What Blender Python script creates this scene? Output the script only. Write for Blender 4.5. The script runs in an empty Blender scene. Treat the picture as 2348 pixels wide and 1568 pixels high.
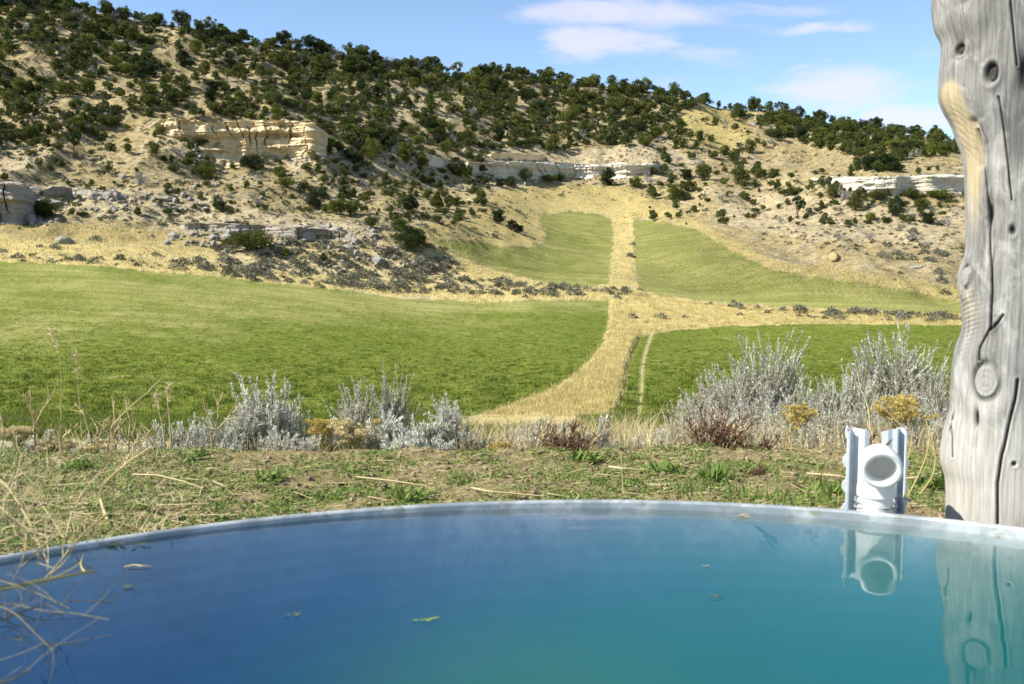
import bpy, math
import numpy as np
from mathutils import Vector

# ------------------------------------------------------------------ camera, sky, sun, exposure
S = bpy.context.scene
C = S.collection
HC = 0.71                                   # eye height above the water (water surface is z = 0)
F = 995.0                                   # focal length in pixels of a 1024 wide frame
PITCH = math.atan(80.0 / F)
cam_d = bpy.data.cameras.new("camera")
cam = bpy.data.objects.new("camera", cam_d); C.objects.link(cam)
cam.location = (0, 0, HC); cam.rotation_euler = (math.radians(90) - PITCH, 0, 0)
cam_d.sensor_width = 36.0; cam_d.lens = 36.0 * F / 1024.0
cam_d.clip_start = 0.05; cam_d.clip_end = 5000
cam_d.dof.use_dof = True; cam_d.dof.focus_distance = 14.0; cam_d.dof.aperture_fstop = 7.0
S.camera = cam
SUN_EL = math.radians(40); SUN_AZ = math.atan2(-0.945, -0.325)     # azimuth from +Y towards +X
sdir = Vector((math.sin(SUN_AZ) * math.cos(SUN_EL), math.cos(SUN_AZ) * math.cos(SUN_EL), math.sin(SUN_EL)))
sun_d = bpy.data.lights.new("sun", 'SUN'); sun_d.energy = 5.0; sun_d.angle = math.radians(0.53)
sun_d.color = (1.0, 0.955, 0.87)
sun = bpy.data.objects.new("sun", sun_d); C.objects.link(sun)
sun.rotation_euler = (-sdir).to_track_quat('-Z', 'Y').to_euler(); sun.location = (-20, -12, 30)
S.view_settings.view_transform = 'Standard'; S.view_settings.look = 'None'
S.view_settings.exposure = 1.0; S.view_settings.gamma = 1
S.render.engine = 'CYCLES'
S.cycles.use_denoising = True
S.cycles.max_bounces = 6; S.cycles.transparent_max_bounces = 12; S.cycles.volume_bounces = 1
S.cycles.diffuse_bounces = 3; S.cycles.sample_clamp_indirect = 6; S.cycles.volume_step_rate = 5; S.cycles.volume_max_steps = 64

W = bpy.data.worlds.new("World"); S.world = W; W.use_nodes = True
nt = W.node_tree; nt.nodes.clear()
def N(t, kind, **kw):
    n = t.nodes.new(kind)
    for k, v in kw.items():
        setattr(n, k, v)
    return n
def wmath(t, op, a, b=None, c=None, clamp=False):
    n = t.nodes.new('ShaderNodeMath'); n.operation = op; n.use_clamp = clamp
    for i, v in enumerate((a, b, c)):
        if v is None: continue
        if isinstance(v, (int, float)): n.inputs[i].default_value = v
        else: t.links.new(v, n.inputs[i])
    return n.outputs[0]
def dir_uv(dx, dy):
    """picture position of the photograph (2347 wide) -> tangents of azimuth and elevation"""
    x = (dx * 1024 / 2347 - 512) / F; y = (342 - dy * 1024 / 2347) / F
    cy = math.cos(PITCH) + y * math.sin(PITCH)
    return x / cy, (-math.sin(PITCH) + y * math.cos(PITCH)) / cy
def build_world():
    t = nt
    sky = N(t, 'ShaderNodeTexSky', sky_type='NISHITA', sun_disc=False, sun_elevation=SUN_EL, sun_rotation=SUN_AZ,
            altitude=1800, air_density=1.0, dust_density=0.1, ozone_density=2.5)
    tc = N(t, 'ShaderNodeTexCoord'); sep = N(t, 'ShaderNodeSeparateXYZ')
    t.links.new(tc.outputs['Generated'], sep.inputs[0])
    yy = wmath(t, 'MAXIMUM', sep.outputs[1], 0.05)
    u = wmath(t, 'DIVIDE', sep.outputs[0], yy); v = wmath(t, 'DIVIDE', sep.outputs[2], yy)
    comb = N(t, 'ShaderNodeCombineXYZ')
    t.links.new(wmath(t, 'MULTIPLY', u, 5.0), comb.inputs[0]); t.links.new(wmath(t, 'MULTIPLY', v, 22.0), comb.inputs[1])
    nz = N(t, 'ShaderNodeTexNoise'); nz.inputs['Scale'].default_value = 1.5; nz.inputs['Detail'].default_value = 8
    nz.inputs['Roughness'].default_value = 0.58; nz.inputs['Distortion'].default_value = 0.6
    t.links.new(comb.outputs[0], nz.inputs['Vector'])
    cw = N(t, 'ShaderNodeCombineXYZ'); t.links.new(wmath(t, 'MULTIPLY', u, 9.0), cw.inputs[0]); t.links.new(wmath(t, 'MULTIPLY', v, 26.0), cw.inputs[1])
    nw = N(t, 'ShaderNodeTexNoise'); nw.inputs['Scale'].default_value = 1.0; nw.inputs['Detail'].default_value = 5; nw.inputs['Roughness'].default_value = .6; t.links.new(cw.outputs[0], nw.inputs['Vector'])
    sw_ = N(t, 'ShaderNodeSeparateColor'); t.links.new(nw.outputs['Color'], sw_.inputs[0])
    u0, v0 = u, v
    u = wmath(t, 'ADD', u, wmath(t, 'MULTIPLY', wmath(t, 'SUBTRACT', sw_.outputs[0], .5), .16)); v = wmath(t, 'ADD', v, wmath(t, 'MULTIPLY', wmath(t, 'SUBTRACT', sw_.outputs[1], .5), .035))
    total = None
    for dx, dy, hx, hy, a in ((1480, 36, 330, 44, 1.0), (1680, 58, 220, 20, .6), (1390, 102, 200, 44, 1.25), (1380, 84, 120, 26, .6),
                              (1330, 128, 150, 16, .45), (1640, 128, 150, 30, .72), (1900, 60, 170, 18, .85), (1950, 205, 230, 60, 1.1), (1940, 225, 190, 42, .5),
                              (2080, 275, 190, 42, 1.2), (1855, 155, 40, 18, .55), (2140, 122, 70, 20, .5), (1560, 185, 170, 26, .35), (1800, 20, 200, 22, .6)):
        cu, cv = dir_uv(dx, dy); su = hx * 1024 / 2347 / F; sv = hy * 1024 / 2347 / F
        a1 = wmath(t, 'DIVIDE', wmath(t, 'SUBTRACT', u, cu), su); a2 = wmath(t, 'DIVIDE', wmath(t, 'SUBTRACT', v, cv), sv)
        r2 = wmath(t, 'ADD', wmath(t, 'MULTIPLY', a1, a1), wmath(t, 'MULTIPLY', a2, a2))
        m = wmath(t, 'MULTIPLY', wmath(t, 'SUBTRACT', 1.0, r2, clamp=True), a)
        total = m if total is None else wmath(t, 'MAXIMUM', total, m)
    # thin streaks of high cloud above the frame (seen mirrored in the tank)
    hi = wmath(t, 'MULTIPLY', wmath(t, 'SUBTRACT', v0, 0.34, clamp=True), .8)
    hi = wmath(t, 'MINIMUM', hi, 0.3)
    hi = wmath(t, 'MULTIPLY', hi, wmath(t, 'ADD', wmath(t, 'MULTIPLY', u0, 1.5), 0.55, clamp=True))
    total = wmath(t, 'MAXIMUM', total, hi)
    nn = wmath(t, 'MULTIPLY', wmath(t, 'SUBTRACT', nz.outputs[0], 0.5), 1.7)
    gate = wmath(t, 'MULTIPLY', total, 6.0, clamp=True)
    al = wmath(t, 'ADD', wmath(t, 'MULTIPLY', total, 0.95), wmath(t, 'MULTIPLY', nn, gate))
    mr = N(t, 'ShaderNodeMapRange', interpolation_type='SMOOTHSTEP'); t.links.new(al, mr.inputs[0])
    mr.inputs[1].default_value = 0.06; mr.inputs[2].default_value = 1.12; mr.inputs[3].default_value = 0; mr.inputs[4].default_value = 0.7
    front = wmath(t, 'GREATER_THAN', sep.outputs[1], 0.05)
    fac = wmath(t, 'MULTIPLY', mr.outputs[0], front)
    hs = N(t, 'ShaderNodeHueSaturation'); hs.inputs['Saturation'].default_value = .97; hs.inputs['Hue'].default_value = .497; hs.inputs['Value'].default_value = 1.0
    t.links.new(sky.outputs[0], hs.inputs['Color'])
    mix = N(t, 'ShaderNodeMix', data_type='RGBA'); t.links.new(fac, mix.inputs[0]); t.links.new(hs.outputs[0], mix.inputs[6])
    mix.inputs[7].default_value = CLOUD
    bg = N(t, 'ShaderNodeBackground'); bg.inputs[1].default_value = SKY_STRENGTH
    t.links.new(mix.outputs[2], bg.inputs[0])
    out = N(t, 'ShaderNodeOutputWorld'); t.links.new(bg.outputs[0], out.inputs[0])
SKY_STRENGTH = 0.105
CLOUD = (4.6, 4.4, 5.6, 1)
build_world()

# ------------------------------------------------------------------ helpers
rng = np.random.default_rng(11)
K = 1024 / 2347.0                                   # photograph reading units -> pixels of a 1024 wide frame
def ray(dx, dy):
    """unit-Y direction of the line of sight read off the photograph at (dx, dy)"""
    x = (np.asarray(dx, float) * K - 512) / F; y = (342 - np.asarray(dy, float) * K) / F
    cy = math.cos(PITCH) + y * math.sin(PITCH)
    return x / cy, (-math.sin(PITCH) + y * math.cos(PITCH)) / cy
def pt(dx, dy, Y):
    a, b = ray(dx, dy)
    return np.array([a * Y, Y, HC + b * Y])
def proj(X, Y, Z):
    d = Y * math.cos(PITCH) - (Z - HC) * math.sin(PITCH)
    u = Y * math.sin(PITCH) + (Z - HC) * math.cos(PITCH)
    return (512 + F * X / d) / K, (342 - F * u / d) / K

def mesh(name, V, Q=None, T=None, smooth=False):
    V = np.asarray(V, np.float32); me = bpy.data.meshes.new(name)
    parts = []; tot = []
    if Q is not None and len(Q): parts.append(np.asarray(Q, np.int32).ravel()); tot.append(np.full(len(Q), 4, np.int32))
    if T is not None and len(T): parts.append(np.asarray(T, np.int32).ravel()); tot.append(np.full(len(T), 3, np.int32))
    L = np.concatenate(parts); tot = np.concatenate(tot); st = np.concatenate([[0], np.cumsum(tot)[:-1]]).astype(np.int32)
    me.vertices.add(len(V)); me.vertices.foreach_set('co', V.ravel())
    me.loops.add(len(L)); me.loops.foreach_set('vertex_index', L)
    me.polygons.add(len(tot)); me.polygons.foreach_set('loop_start', st); me.polygons.foreach_set('loop_total', tot)
    me.polygons.foreach_set('use_smooth', np.full(len(tot), smooth))
    me.update(calc_edges=True)
    return me
def colattr(me, name, rgba):
    a = me.color_attributes.new(name, 'FLOAT_COLOR', 'POINT'); a.data.foreach_set('color', np.asarray(rgba, np.float32).ravel())
def obj(name, me, mat=None, parent=None, loc=None):
    o = bpy.data.objects.new(name, me); C.objects.link(o)
    if mat is not None and len(me.materials) == 0: me.materials.append(mat)
    if parent is not None: o.parent = parent
    if loc is not None: o.location = loc
    return o
def tag(o, label=None, cat=None, group=None, kind=None):
    if label: o['label'] = label
    if cat: o['category'] = cat
    if group: o['group'] = group
    if kind: o['kind'] = kind
    return o
def thing(name, label, cat, loc=(0, 0, 0), rz=0, scale=(1, 1, 1), group=None):
    o = bpy.data.objects.new(name, None); C.objects.link(o); o.empty_display_size = 0.1
    o.location = loc; o.rotation_euler = (0, 0, rz); o.scale = scale
    return tag(o, label, cat, group)

class MB:
    """collects quads and triangles into one mesh"""
    def __init__(s): s.V = []; s.Q = []; s.T = []; s.n = 0
    def add(s, V, Q=None, T=None):
        V = np.asarray(V, float).reshape(-1, 3)
        if Q is not None and len(Q): s.Q.append(np.asarray(Q, int) + s.n)
        if T is not None and len(T): s.T.append(np.asarray(T, int) + s.n)
        s.V.append(V); s.n += len(V); return s
    def tube(s, P, R, k=4, cap=True):
        P = np.asarray(P, float); n = len(P); R = np.broadcast_to(np.asarray(R, float), (n,))
        d = np.gradient(P, axis=0); d /= np.linalg.norm(d, axis=1)[:, None] + 1e-9
        ref = np.array([0, 0, 1.]) if abs(d[:, 2]).mean() < .8 else np.array([1., 0, 0])
        a = np.cross(d, ref); a /= np.linalg.norm(a, axis=1)[:, None] + 1e-9; b = np.cross(d, a)
        th = np.arange(k) * 2 * np.pi / k
        V = (P[:, None] + R[:, None, None] * (np.cos(th)[None, :, None] * a[:, None] + np.sin(th)[None, :, None] * b[:, None])).reshape(-1, 3)
        i = np.arange(n - 1)[:, None] * k; j = np.arange(k)[None]; j2 = (j + 1) % k
        Q = np.stack([i + j, i + j2, i + k + j2, i + k + j], -1).reshape(-1, 4)
        return s.add(V, Q)
    def box(s, c, h, M=None):
        g = np.array([[x, y, z] for x in (-1, 1) for y in (-1, 1) for z in (-1, 1)], float) * np.asarray(h)
        if M is not None: g = g @ np.asarray(M).T
        return s.add(g + np.asarray(c), [[0, 1, 3, 2], [4, 6, 7, 5], [0, 4, 5, 1], [2, 3, 7, 6], [0, 2, 6, 4], [1, 5, 7, 3]])
    def diamonds(s, B, D, Wd):
        """leaf blades: base B, length vector D, half width vector Wd"""
        n = len(B); V = np.stack([B, B + .45 * D + Wd, B + D, B + .45 * D - Wd], 1).reshape(-1, 3)
        return s.add(V, np.arange(4 * n).reshape(-1, 4))
    def blades(s, B, Hh, L, Wd):
        """grass blades: base B, height vector Hh, lean vector L (tip), half width vector Wd"""
        n = len(B); m = B + .55 * Hh + .25 * L; tp = B + Hh + L
        V = np.stack([B - Wd, B + Wd, m + .7 * Wd, m - .7 * Wd, tp], 1).reshape(-1, 3); o = np.arange(n)[:, None] * 5
        return s.add(V, o + np.array([[0, 1, 2, 3]]), o + np.array([[3, 2, 4]]))
    def mesh(s, name, smooth=False):
        return mesh(name, np.concatenate(s.V), np.concatenate(s.Q) if s.Q else None, np.concatenate(s.T) if s.T else None, smooth)
def unit(v): return v / (np.linalg.norm(v, axis=-1, keepdims=True) + 1e-9)
def rdir(n, r=rng): return unit(r.normal(size=(n, 3)))

def _h(ix, iy, iz, seed):
    n = (ix.astype(np.int64) * 374761393 + iy.astype(np.int64) * 668265263 + iz.astype(np.int64) * 1274126177 + seed * 974711) & 0x7fffffff
    n = ((n ^ (n >> 13)) * 1274126177) & 0x7fffffff
    return ((n ^ (n >> 16)) & 0xffff) / 65535.0
def vnoise(x, y, z=None, seed=0):
    z = np.zeros_like(x) if z is None else z
    fx, fy, fz = np.floor(x), np.floor(y), np.floor(z); tx, ty, tz = x - fx, y - fy, z - fz
    tx, ty, tz = [t * t * t * (t * (t * 6 - 15) + 10) for t in (tx, ty, tz)]
    r = 0
    for a in (0, 1):
        for b in (0, 1):
            for c in (0, 1):
                w = (tx if a else 1 - tx) * (ty if b else 1 - ty) * (tz if c else 1 - tz)
                r = r + w * _h(fx + a, fy + b, fz + c, seed)
    return r * 2 - 1
def fbm(x, y, z=None, oct=4, seed=0, gain=.5):
    x = np.asarray(x, float); y = np.asarray(y, float); r = 0; a = 1; s = 0
    for o in range(oct):
        k = 2.03 ** o
        r = r + a * vnoise(x * k, y * k, None if z is None else z * k, seed + o * 17); s += a; a *= gain
    return r / s
def inpoly(x, y, P):
    P = np.asarray(P, float); r = np.zeros(np.shape(x), bool); j = len(P) - 1
    for i in range(len(P)):
        xi, yi = P[i]; xj, yj = P[j]
        c = (yi > y) != (yj > y)
        r ^= c & (x < (xj - xi) * (y - yi) / (yj - yi + 1e-12) + xi); j = i
    return r
def linedist(x, y, P):
    d = np.full(np.shape(x), 1e9); P = np.asarray(P, float)
    for (ax, ay), (bx, by) in zip(P[:-1], P[1:]):
        t = np.clip(((x - ax) * (bx - ax) + (y - ay) * (by - ay)) / ((bx - ax) ** 2 + (by - ay) ** 2), 0, 1)
        d = np.minimum(d, np.hypot(x - ax - t * (bx - ax), y - ay - t * (by - ay)))
    return d
def sm(a, b, x): t = np.clip((x - a) / (b - a), 0, 1); return t * t * (3 - 2 * t)

# ------------------------------------------------------------------ materials
class Mat:
    def __init__(s, name, rough=.8, spec=.3):
        s.m = bpy.data.materials.new(name); s.m.use_nodes = True; s.t = s.m.node_tree; s.b = s.t.nodes['Principled BSDF']
        s.b.inputs['Roughness'].default_value = rough; s.b.inputs['Specular IOR Level'].default_value = spec
        s.out = s.t.nodes['Material Output']
    def lk(s, a, b): s.t.links.new(a, b)
    def noise(s, scale, detail=4, rough=.55, dist=0, vec=None, stretch=None, coord='Object'):
        n = s.t.nodes.new('ShaderNodeTexNoise'); n.inputs['Scale'].default_value = scale; n.inputs['Detail'].default_value = detail
        n.inputs['Roughness'].default_value = rough; n.inputs['Distortion'].default_value = dist
        if vec is None:
            tc = s.t.nodes.new('ShaderNodeTexCoord'); vec = tc.outputs[coord]
        if stretch:
            mp = s.t.nodes.new('ShaderNodeMapping'); mp.inputs['Scale'].default_value = stretch; s.lk(vec, mp.inputs[0]); vec = mp.outputs[0]
        s.lk(vec, n.inputs['Vector']); return n.outputs[0]
    def ramp(s, fac, *stops):
        r = s.t.nodes.new('ShaderNodeValToRGB'); e = r.color_ramp.elements
        while len(e) < len(stops): e.new(.5)
        for i, (p, c) in enumerate(stops):
            e[i].position = p; e[i].color = (*c, 1) if len(c) == 3 else c
        s.lk(fac, r.inputs[0]); return r.outputs[0]
    def mix(s, fac, a, b, mode='MIX'):
        n = s.t.nodes.new('ShaderNodeMix'); n.data_type = 'RGBA'; n.blend_type = mode
        for i, v in ((0, fac), (6, a), (7, b)):
            if isinstance(v, (int, float)): n.inputs[i].default_value = v
            elif isinstance(v, tuple): n.inputs[i].default_value = (*v, 1) if len(v) == 3 else v
            else: s.lk(v, n.inputs[i])
        return n.outputs[2]
    def math(s, op, a, b=None, clamp=False): return wmath(s.t, op, a, b, clamp=clamp)
    def step(s, v, lo, hi):
        n = s.t.nodes.new('ShaderNodeMapRange'); n.interpolation_type = 'SMOOTHSTEP'; s.lk(v, n.inputs[0])
        n.inputs[1].default_value = lo; n.inputs[2].default_value = hi; return n.outputs[0]
    def attr(s, name):
        n = s.t.nodes.new('ShaderNodeAttribute'); n.attribute_name = name
        p = s.t.nodes.new('ShaderNodeSeparateColor'); s.lk(n.outputs['Color'], p.inputs[0])
        return n.outputs['Color'], p.outputs[0], p.outputs[1], p.outputs[2], n.outputs['Alpha']
    def col(s, c):
        if isinstance(c, tuple): s.b.inputs['Base Color'].default_value = (*c, 1)
        else: s.lk(c, s.b.inputs['Base Color'])
        return s
    def bump(s, h, strength, dist):
        n = s.t.nodes.new('ShaderNodeBump'); n.inputs['Strength'].default_value = strength; n.inputs['Distance'].default_value = dist
        s.lk(h, n.inputs['Height']); s.lk(n.outputs[0], s.b.inputs['Normal']); return s
    def rand(s): return s.t.nodes.new('ShaderNodeObjectInfo').outputs['Random']
    def leafy(s, colour, trans=.35):
        """thin foliage: reflected and transmitted light"""
        s.col(colour)
        tr = s.t.nodes.new('ShaderNodeBsdfTranslucent'); mx = s.t.nodes.new('ShaderNodeMixShader'); mx.inputs[0].default_value = trans
        s.lk(s.b.inputs['Base Color'].links[0].from_socket, tr.inputs[0]) if s.b.inputs['Base Color'].is_linked else setattr(tr.inputs[0], 'default_value', s.b.inputs['Base Color'].default_value)
        s.lk(s.b.outputs[0], mx.inputs[1]); s.lk(tr.outputs[0], mx.inputs[2]); s.lk(mx.outputs[0], s.out.inputs[0]); return s
def leaf_mat(name, c1, c2, scale=3., trans=.3, rnd=.35, rough=.7, spec=.2):
    m = Mat(name, rough, spec)
    f = m.noise(scale, 3)
    f = m.math('ADD', m.math('MULTIPLY', f, 1 - rnd), m.math('MULTIPLY', m.rand(), rnd))
    return m.leafy(m.ramp(f, (.25, c1), (.75, c2)), trans).m
M = {}
M['juniper'] = leaf_mat('juniper_foliage', (.022, .036, .009), (.135, .15, .024), 1.6, .2, .6)
M['juniper_far'] = leaf_mat('juniper_foliage_far', (.026, .040, .009), (.115, .135, .026), .35, .2, 0)
M['bark'] = Mat('bark', .9).col((.11, .085, .065)).m
m = Mat('dead_wood', .85); M['deadwood'] = m.col(m.ramp(m.noise(3), (.3, (.16, .145, .13)), (.7, (.34, .32, .3)))).m
M['wetwood'] = Mat('wet_twig', .6).col((.12, .105, .045)).m
M['scrub'] = leaf_mat('sage_scrub', (.10, .10, .062), (.26, .25, .18), .6, .2, .35)
M['sage'] = leaf_mat('sage_leaf', (.47, .475, .385), (.75, .75, .64), 9, .35, .15)
M['sagedull'] = leaf_mat('sage_leaf_dull', (.42, .425, .33), (.70, .70, .57), 7, .35, .2)
M['sagewood'] = Mat('sage_stem', .9).col((.27, .21, .15)).m
M['straw'] = leaf_mat('straw', (.42, .33, .15), (.66, .56, .33), 6, .3, .25)
M['oldstraw'] = Mat('weathered_straw', .8).col((.30, .25, .11)).m
M['gold'] = leaf_mat('golden_grass', (.37, .29, .10), (.60, .51, .24), .9, .35, 0)
M['paleg'] = leaf_mat('pale_dry_grass', (.36, .29, .12), (.58, .50, .28), 1.5, .35, 0)
M['browg'] = leaf_mat('brow_grass', (.34, .26, .10), (.72, .62, .36), 5., .35, 0)
M['fieldg'] = leaf_mat('field_grass_blades', (.036, .07, .006), (.19, .222, .026), .55, .35, 0)
M['weed'] = leaf_mat('green_weed', (.10, .16, .03), (.22, .29, .07), 12, .3, .3)
M['flower'] = leaf_mat('rabbitbrush_flower', (.42, .31, .06), (.60, .49, .19), 20, .2, .2)
M['seed'] = leaf_mat('rabbitbrush_seed', (.52, .42, .2), (.7, .6, .36), 20, .2, .2)
M['redweed'] = leaf_mat('red_brown_weed', (.10, .052, .032), (.21, .12, .07), 14, .15, .3)

# ------------------------------------------------------------------ the valley and hills: one terrain sheet
KX = np.array([-1600, 0, 250, 500, 750, 950, 1100, 1250, 1425, 1600, 1800, 2000, 2200, 3900], float)
def ext(a): return [a[0]] + list(a) + [a[-1]]
NODES = [([4.3] * 12, [1118] * 12), ([5.3] * 12, [1052] * 12), ([10] * 12, [1012] * 12), ([25] * 12, [977] * 12), ([55] * 12, [950] * 12),
    ([80] * 12, [790, 800, 810, 825, 835, 840, 840, 840, 845, 850, 850, 850]),
    ([112, 112, 113, 115, 117, 119, 120, 120, 109, 108, 107, 107], [598, 612, 635, 663, 687, 690, 688, 705, 752, 744, 743, 746]),
    ([117, 118, 120, 122, 124, 125, 126, 127, 123, 122, 121, 121], [575, 585, 605, 632, 652, 655, 660, 665, 695, 706, 715, 722]),
    ([130, 132, 134, 134, 134, 150, 170, 175, 150, 136, 132, 129], [510, 505, 528, 545, 560, 548, 560, 575, 600, 640, 662, 690]),
    ([140, 145, 150, 152, 155, 178, 205, 210, 182, 158, 148, 140], [460, 450, 450, 470, 480, 480, 485, 490, 520, 585, 610, 640]),
    ([153, 165, 175, 180, 188, 212, 232, 238, 225, 205, 195, 188], [395, 352, 350, 345, 415, 422, 412, 410, 425, 450, 445, 440]),
    ([170, 180, 182, 186, 205, 220, 237, 243, 236, 222, 199, 192], [325, 298, 278, 292, 345, 372, 370, 372, 372, 400, 405, 400]),
    ([205, 212, 218, 228, 238, 250, 265, 272, 270, 260, 240, 232], [150, 165, 180, 215, 255, 285, 290, 290, 300, 330, 350, 370]),
    ([240, 248, 258, 268, 278, 290, 300, 305, 308, 308, 300, 295], [-8, 24, 74, 126, 160, 170, 186, 203, 223, 264, 293, 325]),
    ([285, 293, 303, 313, 323, 335, 345, 350, 353, 353, 345, 340], [70, 100, 158, 208, 240, 254, 270, 284, 304, 342, 367, 397]),
    ([420] * 12, [260, 290, 330, 360, 390, 400, 410, 420, 430, 470, 500, 520])]
cols = np.arange(-900, 3300, 4.4)                                  # picture columns in reading units
rows = np.concatenate([np.geomspace(4.3, 55, 70)[:-1], np.arange(55, 112, .45), np.arange(112, 300, .5), np.arange(300, 345, 1.5), np.linspace(345, 420, 20)])
def smooth1(a, n):
    k = np.hanning(n + 2)[1:-1]; k /= k.sum(); p = n // 2
    return np.convolve(np.pad(a, p, mode='edge'), k, 'valid')
nY = np.array([smooth1(np.interp(cols, KX, ext(a)), 41) for a, b in NODES])
nE = np.array([smooth1(np.interp(cols, KX, ext(b)), 41) for a, b in NODES])
TY = np.zeros((len(rows), len(cols)))
for j in range(len(cols)):
    TY[:, j] = np.interp(rows, nY[:, j], nE[:, j])
kk = np.hanning(13)[1:-1]; kk /= kk.sum()
for j in range(len(cols)):                                         # soften the knees of the profile
    TY[:, j] = np.convolve(np.pad(TY[:, j], 5, mode='edge'), kk, 'valid')
a_, e_ = ray(cols[None, :] + 0 * TY, TY)
GX = a_ * rows[:, None]; GYY = np.repeat(rows[:, None], len(cols), 1); GZ = HC + e_ * rows[:, None]
# landform relief: spurs, gullies and small bumps (only where the hills are)
hill = sm(0, 14, rows[:, None] - (nY[7] + 1)[None, :]) * (1 - .7 * sm(-10, 20, rows[:, None] - nY[13][None, :]))
bowl = np.exp(-((cols - 1350) / 260.) ** 2)[None, :] * (1 - sm(205, 235, rows))[:, None]
hill = hill * (1 - .8 * bowl)
wx = GX + 6 * fbm(GX / 30, GYY / 30, oct=2, seed=5); wy = GYY + 6 * fbm(GX / 30, GYY / 30, oct=2, seed=6)
gul = 1 - np.abs(fbm(wx / 22, wy / 60, oct=3, seed=8)) * 2.2
GZ += hill * (2.3 * fbm(wx / 30, wy / 40, oct=3, seed=2) + 2.5 * (gul - .5) + .8 * fbm(GX / 5, GYY / 7, oct=3, seed=3) + .16 * fbm(GX / 1.4, GYY / 1.6, oct=2, seed=4))
fieldamp = sm(12, 50, rows)[:, None] * (1 - hill)
GZ += fieldamp * (.10 * fbm(GX / 9, GYY / 9, oct=2, seed=21) + .05 * fbm(GX / 1.3, GYY / 1.3, oct=2, seed=22))
GZ += (1 - sm(12, 50, rows))[:, None] * sm(5, 8, rows)[:, None] * .07 * fbm(GX / .8, GYY / .8, oct=3, seed=23)
PX, PY = proj(GX, GYY, GZ)

# zones, in reading units of the photograph, with ragged borders
qx = PX + 9 * fbm(GX / 1.6, GYY / 2.6, oct=4, seed=31, gain=.65); qy = PY + 4.5 * fbm(GX / 1.1, GYY / 2.2, oct=3, seed=32)
FLL = [(-1000, 598), (0, 598), (250, 612), (500, 635), (750, 662), (950, 686), (1100, 692), (1250, 690), (1395, 688), (1398, 700), (1392, 760), (1372, 800), (1330, 850), (1270, 890), (1180, 925), (1080, 955), (900, 1010), (-1000, 1010)]
FLR = [(1455, 775), (1550, 757), (1700, 746), (1900, 742), (2200, 746), (3300, 750), (3300, 1010), (1340, 1010), (1380, 960), (1415, 915), (1428, 870), (1438, 820)]
FUL = [(985, 543), (1060, 553), (1150, 565), (1210, 568), (1242, 560), (1252, 540), (1235, 510), (1245, 492), (1300, 484), (1375, 490), (1405, 505), (1405, 560), (1398, 654), (1330, 660), (1280, 655), (1180, 630), (1080, 600), (1020, 575)]
FUR = [(1452, 502), (1530, 510), (1600, 530), (1680, 575), (1770, 620), (1900, 640), (2050, 660), (2200, 690), (2600, 700), (3300, 712), (3300, 722), (2200, 721), (2000, 711), (1800, 701), (1600, 690), (1480, 670), (1460, 640), (1452, 580)]
GOLD = [[(1395, 688), (1480, 672), (1600, 692), (1800, 704), (2000, 714), (2200, 723), (3300, 725), (3300, 750), (2200, 746), (1900, 742), (1700, 745), (1550, 757), (1462, 775), (1440, 820), (1430, 860), (1418, 915), (1380, 955), (1300, 1000), (1020, 985), (1180, 928), (1270, 892), (1330, 852), (1372, 802), (1392, 760)],
        [(1405, 495), (1452, 500), (1453, 580), (1462, 645), (1480, 672), (1395, 688), (1398, 650), (1405, 560)],
        [(-1000, 572), (0, 574), (250, 586), (500, 607), (750, 634), (950, 655), (1200, 664), (1300, 662), (1398, 654), (1395, 690), (1100, 693), (750, 664), (250, 614), (0, 600), (-1000, 600)],
        [(940, 530), (1000, 545), (1080, 602), (1180, 632), (1290, 660), (1200, 668), (1080, 640), (1020, 600)],
        [(1090, 500), (1140, 440), (1250, 425), (1430, 425), (1530, 470), (1620, 520), (1700, 560), (1780, 600), (2000, 630), (2200, 660), (3300, 680), (3300, 715), (2200, 690), (2050, 660), (1770, 620), (1680, 575), (1530, 508), (1400, 492), (1300, 482), (1240, 492), (1235, 510), (1252, 540), (1210, 570), (1000, 545), (940, 525)],
        [(-1000, 515), (0, 512), (180, 515), (420, 535), (520, 590), (250, 588), (-1000, 580)],
        [(740, 350), (800, 335), (760, 300)], [(1560, 250), (1720, 250), (1720, 330), (1640, 350), (1560, 310)]]
PALE = [[(1640, 470), (1760, 440), (1900, 460), (2200, 480), (2300, 560), (2000, 560), (1800, 540), (1640, 510)], [(1060, 330), (1220, 320), (1300, 350), (1300, 410), (1060, 410)],
        [(880, 260), (880, 200), (960, 170), (1060, 300), (960, 300)], [(1300, 350), (1520, 320), (1600, 370), (1520, 420), (1300, 400)], [(880, 330), (1060, 380), (980, 440), (800, 360)],
        [(380, 300), (780, 320), (700, 400), (380, 360)], [(130, 420), (420, 440), (820, 520), (800, 560), (420, 520), (0, 470)], [(-400, 300), (120, 330), (80, 400), (-400, 420)]]
fm = np.zeros_like(GX); gm = np.zeros_like(GX); pm = np.zeros_like(GX)
for P in (FLL, FLR, FUL, FUR): fm = np.maximum(fm, inpoly(qx, qy, P))
for P in GOLD: gm = np.maximum(gm, inpoly(qx, qy, P))
for P in PALE: pm = np.maximum(pm, inpoly(qx + 18 * fbm(GX / 7, GYY / 9, oct=3, seed=33), qy + 12 * fbm(GX / 7, GYY / 9, oct=3, seed=34), P))
gm *= (1 - fm)
T1 = [(1470, 765), (1447, 810), (1434, 850), (1428, 900), (1416, 935)]; T2 = [(1492, 768), (1478, 810), (1471, 850), (1470, 900), (1463, 950), (1440, 1000)]
d1 = linedist(PX, PY, T1); d2 = linedist(PX, PY, T2); d3 = linedist(PX, PY, [(1444, 500), (1449, 560), (1452, 600), (1458, 640), (1448, 668)])
near = (rows[:, None] > 40)
tr_dark = np.exp(-(d1 / 4.5) ** 2) * near; tr_pale = np.exp(-(d2 / 4.0) ** 2) * near * .9
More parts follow.
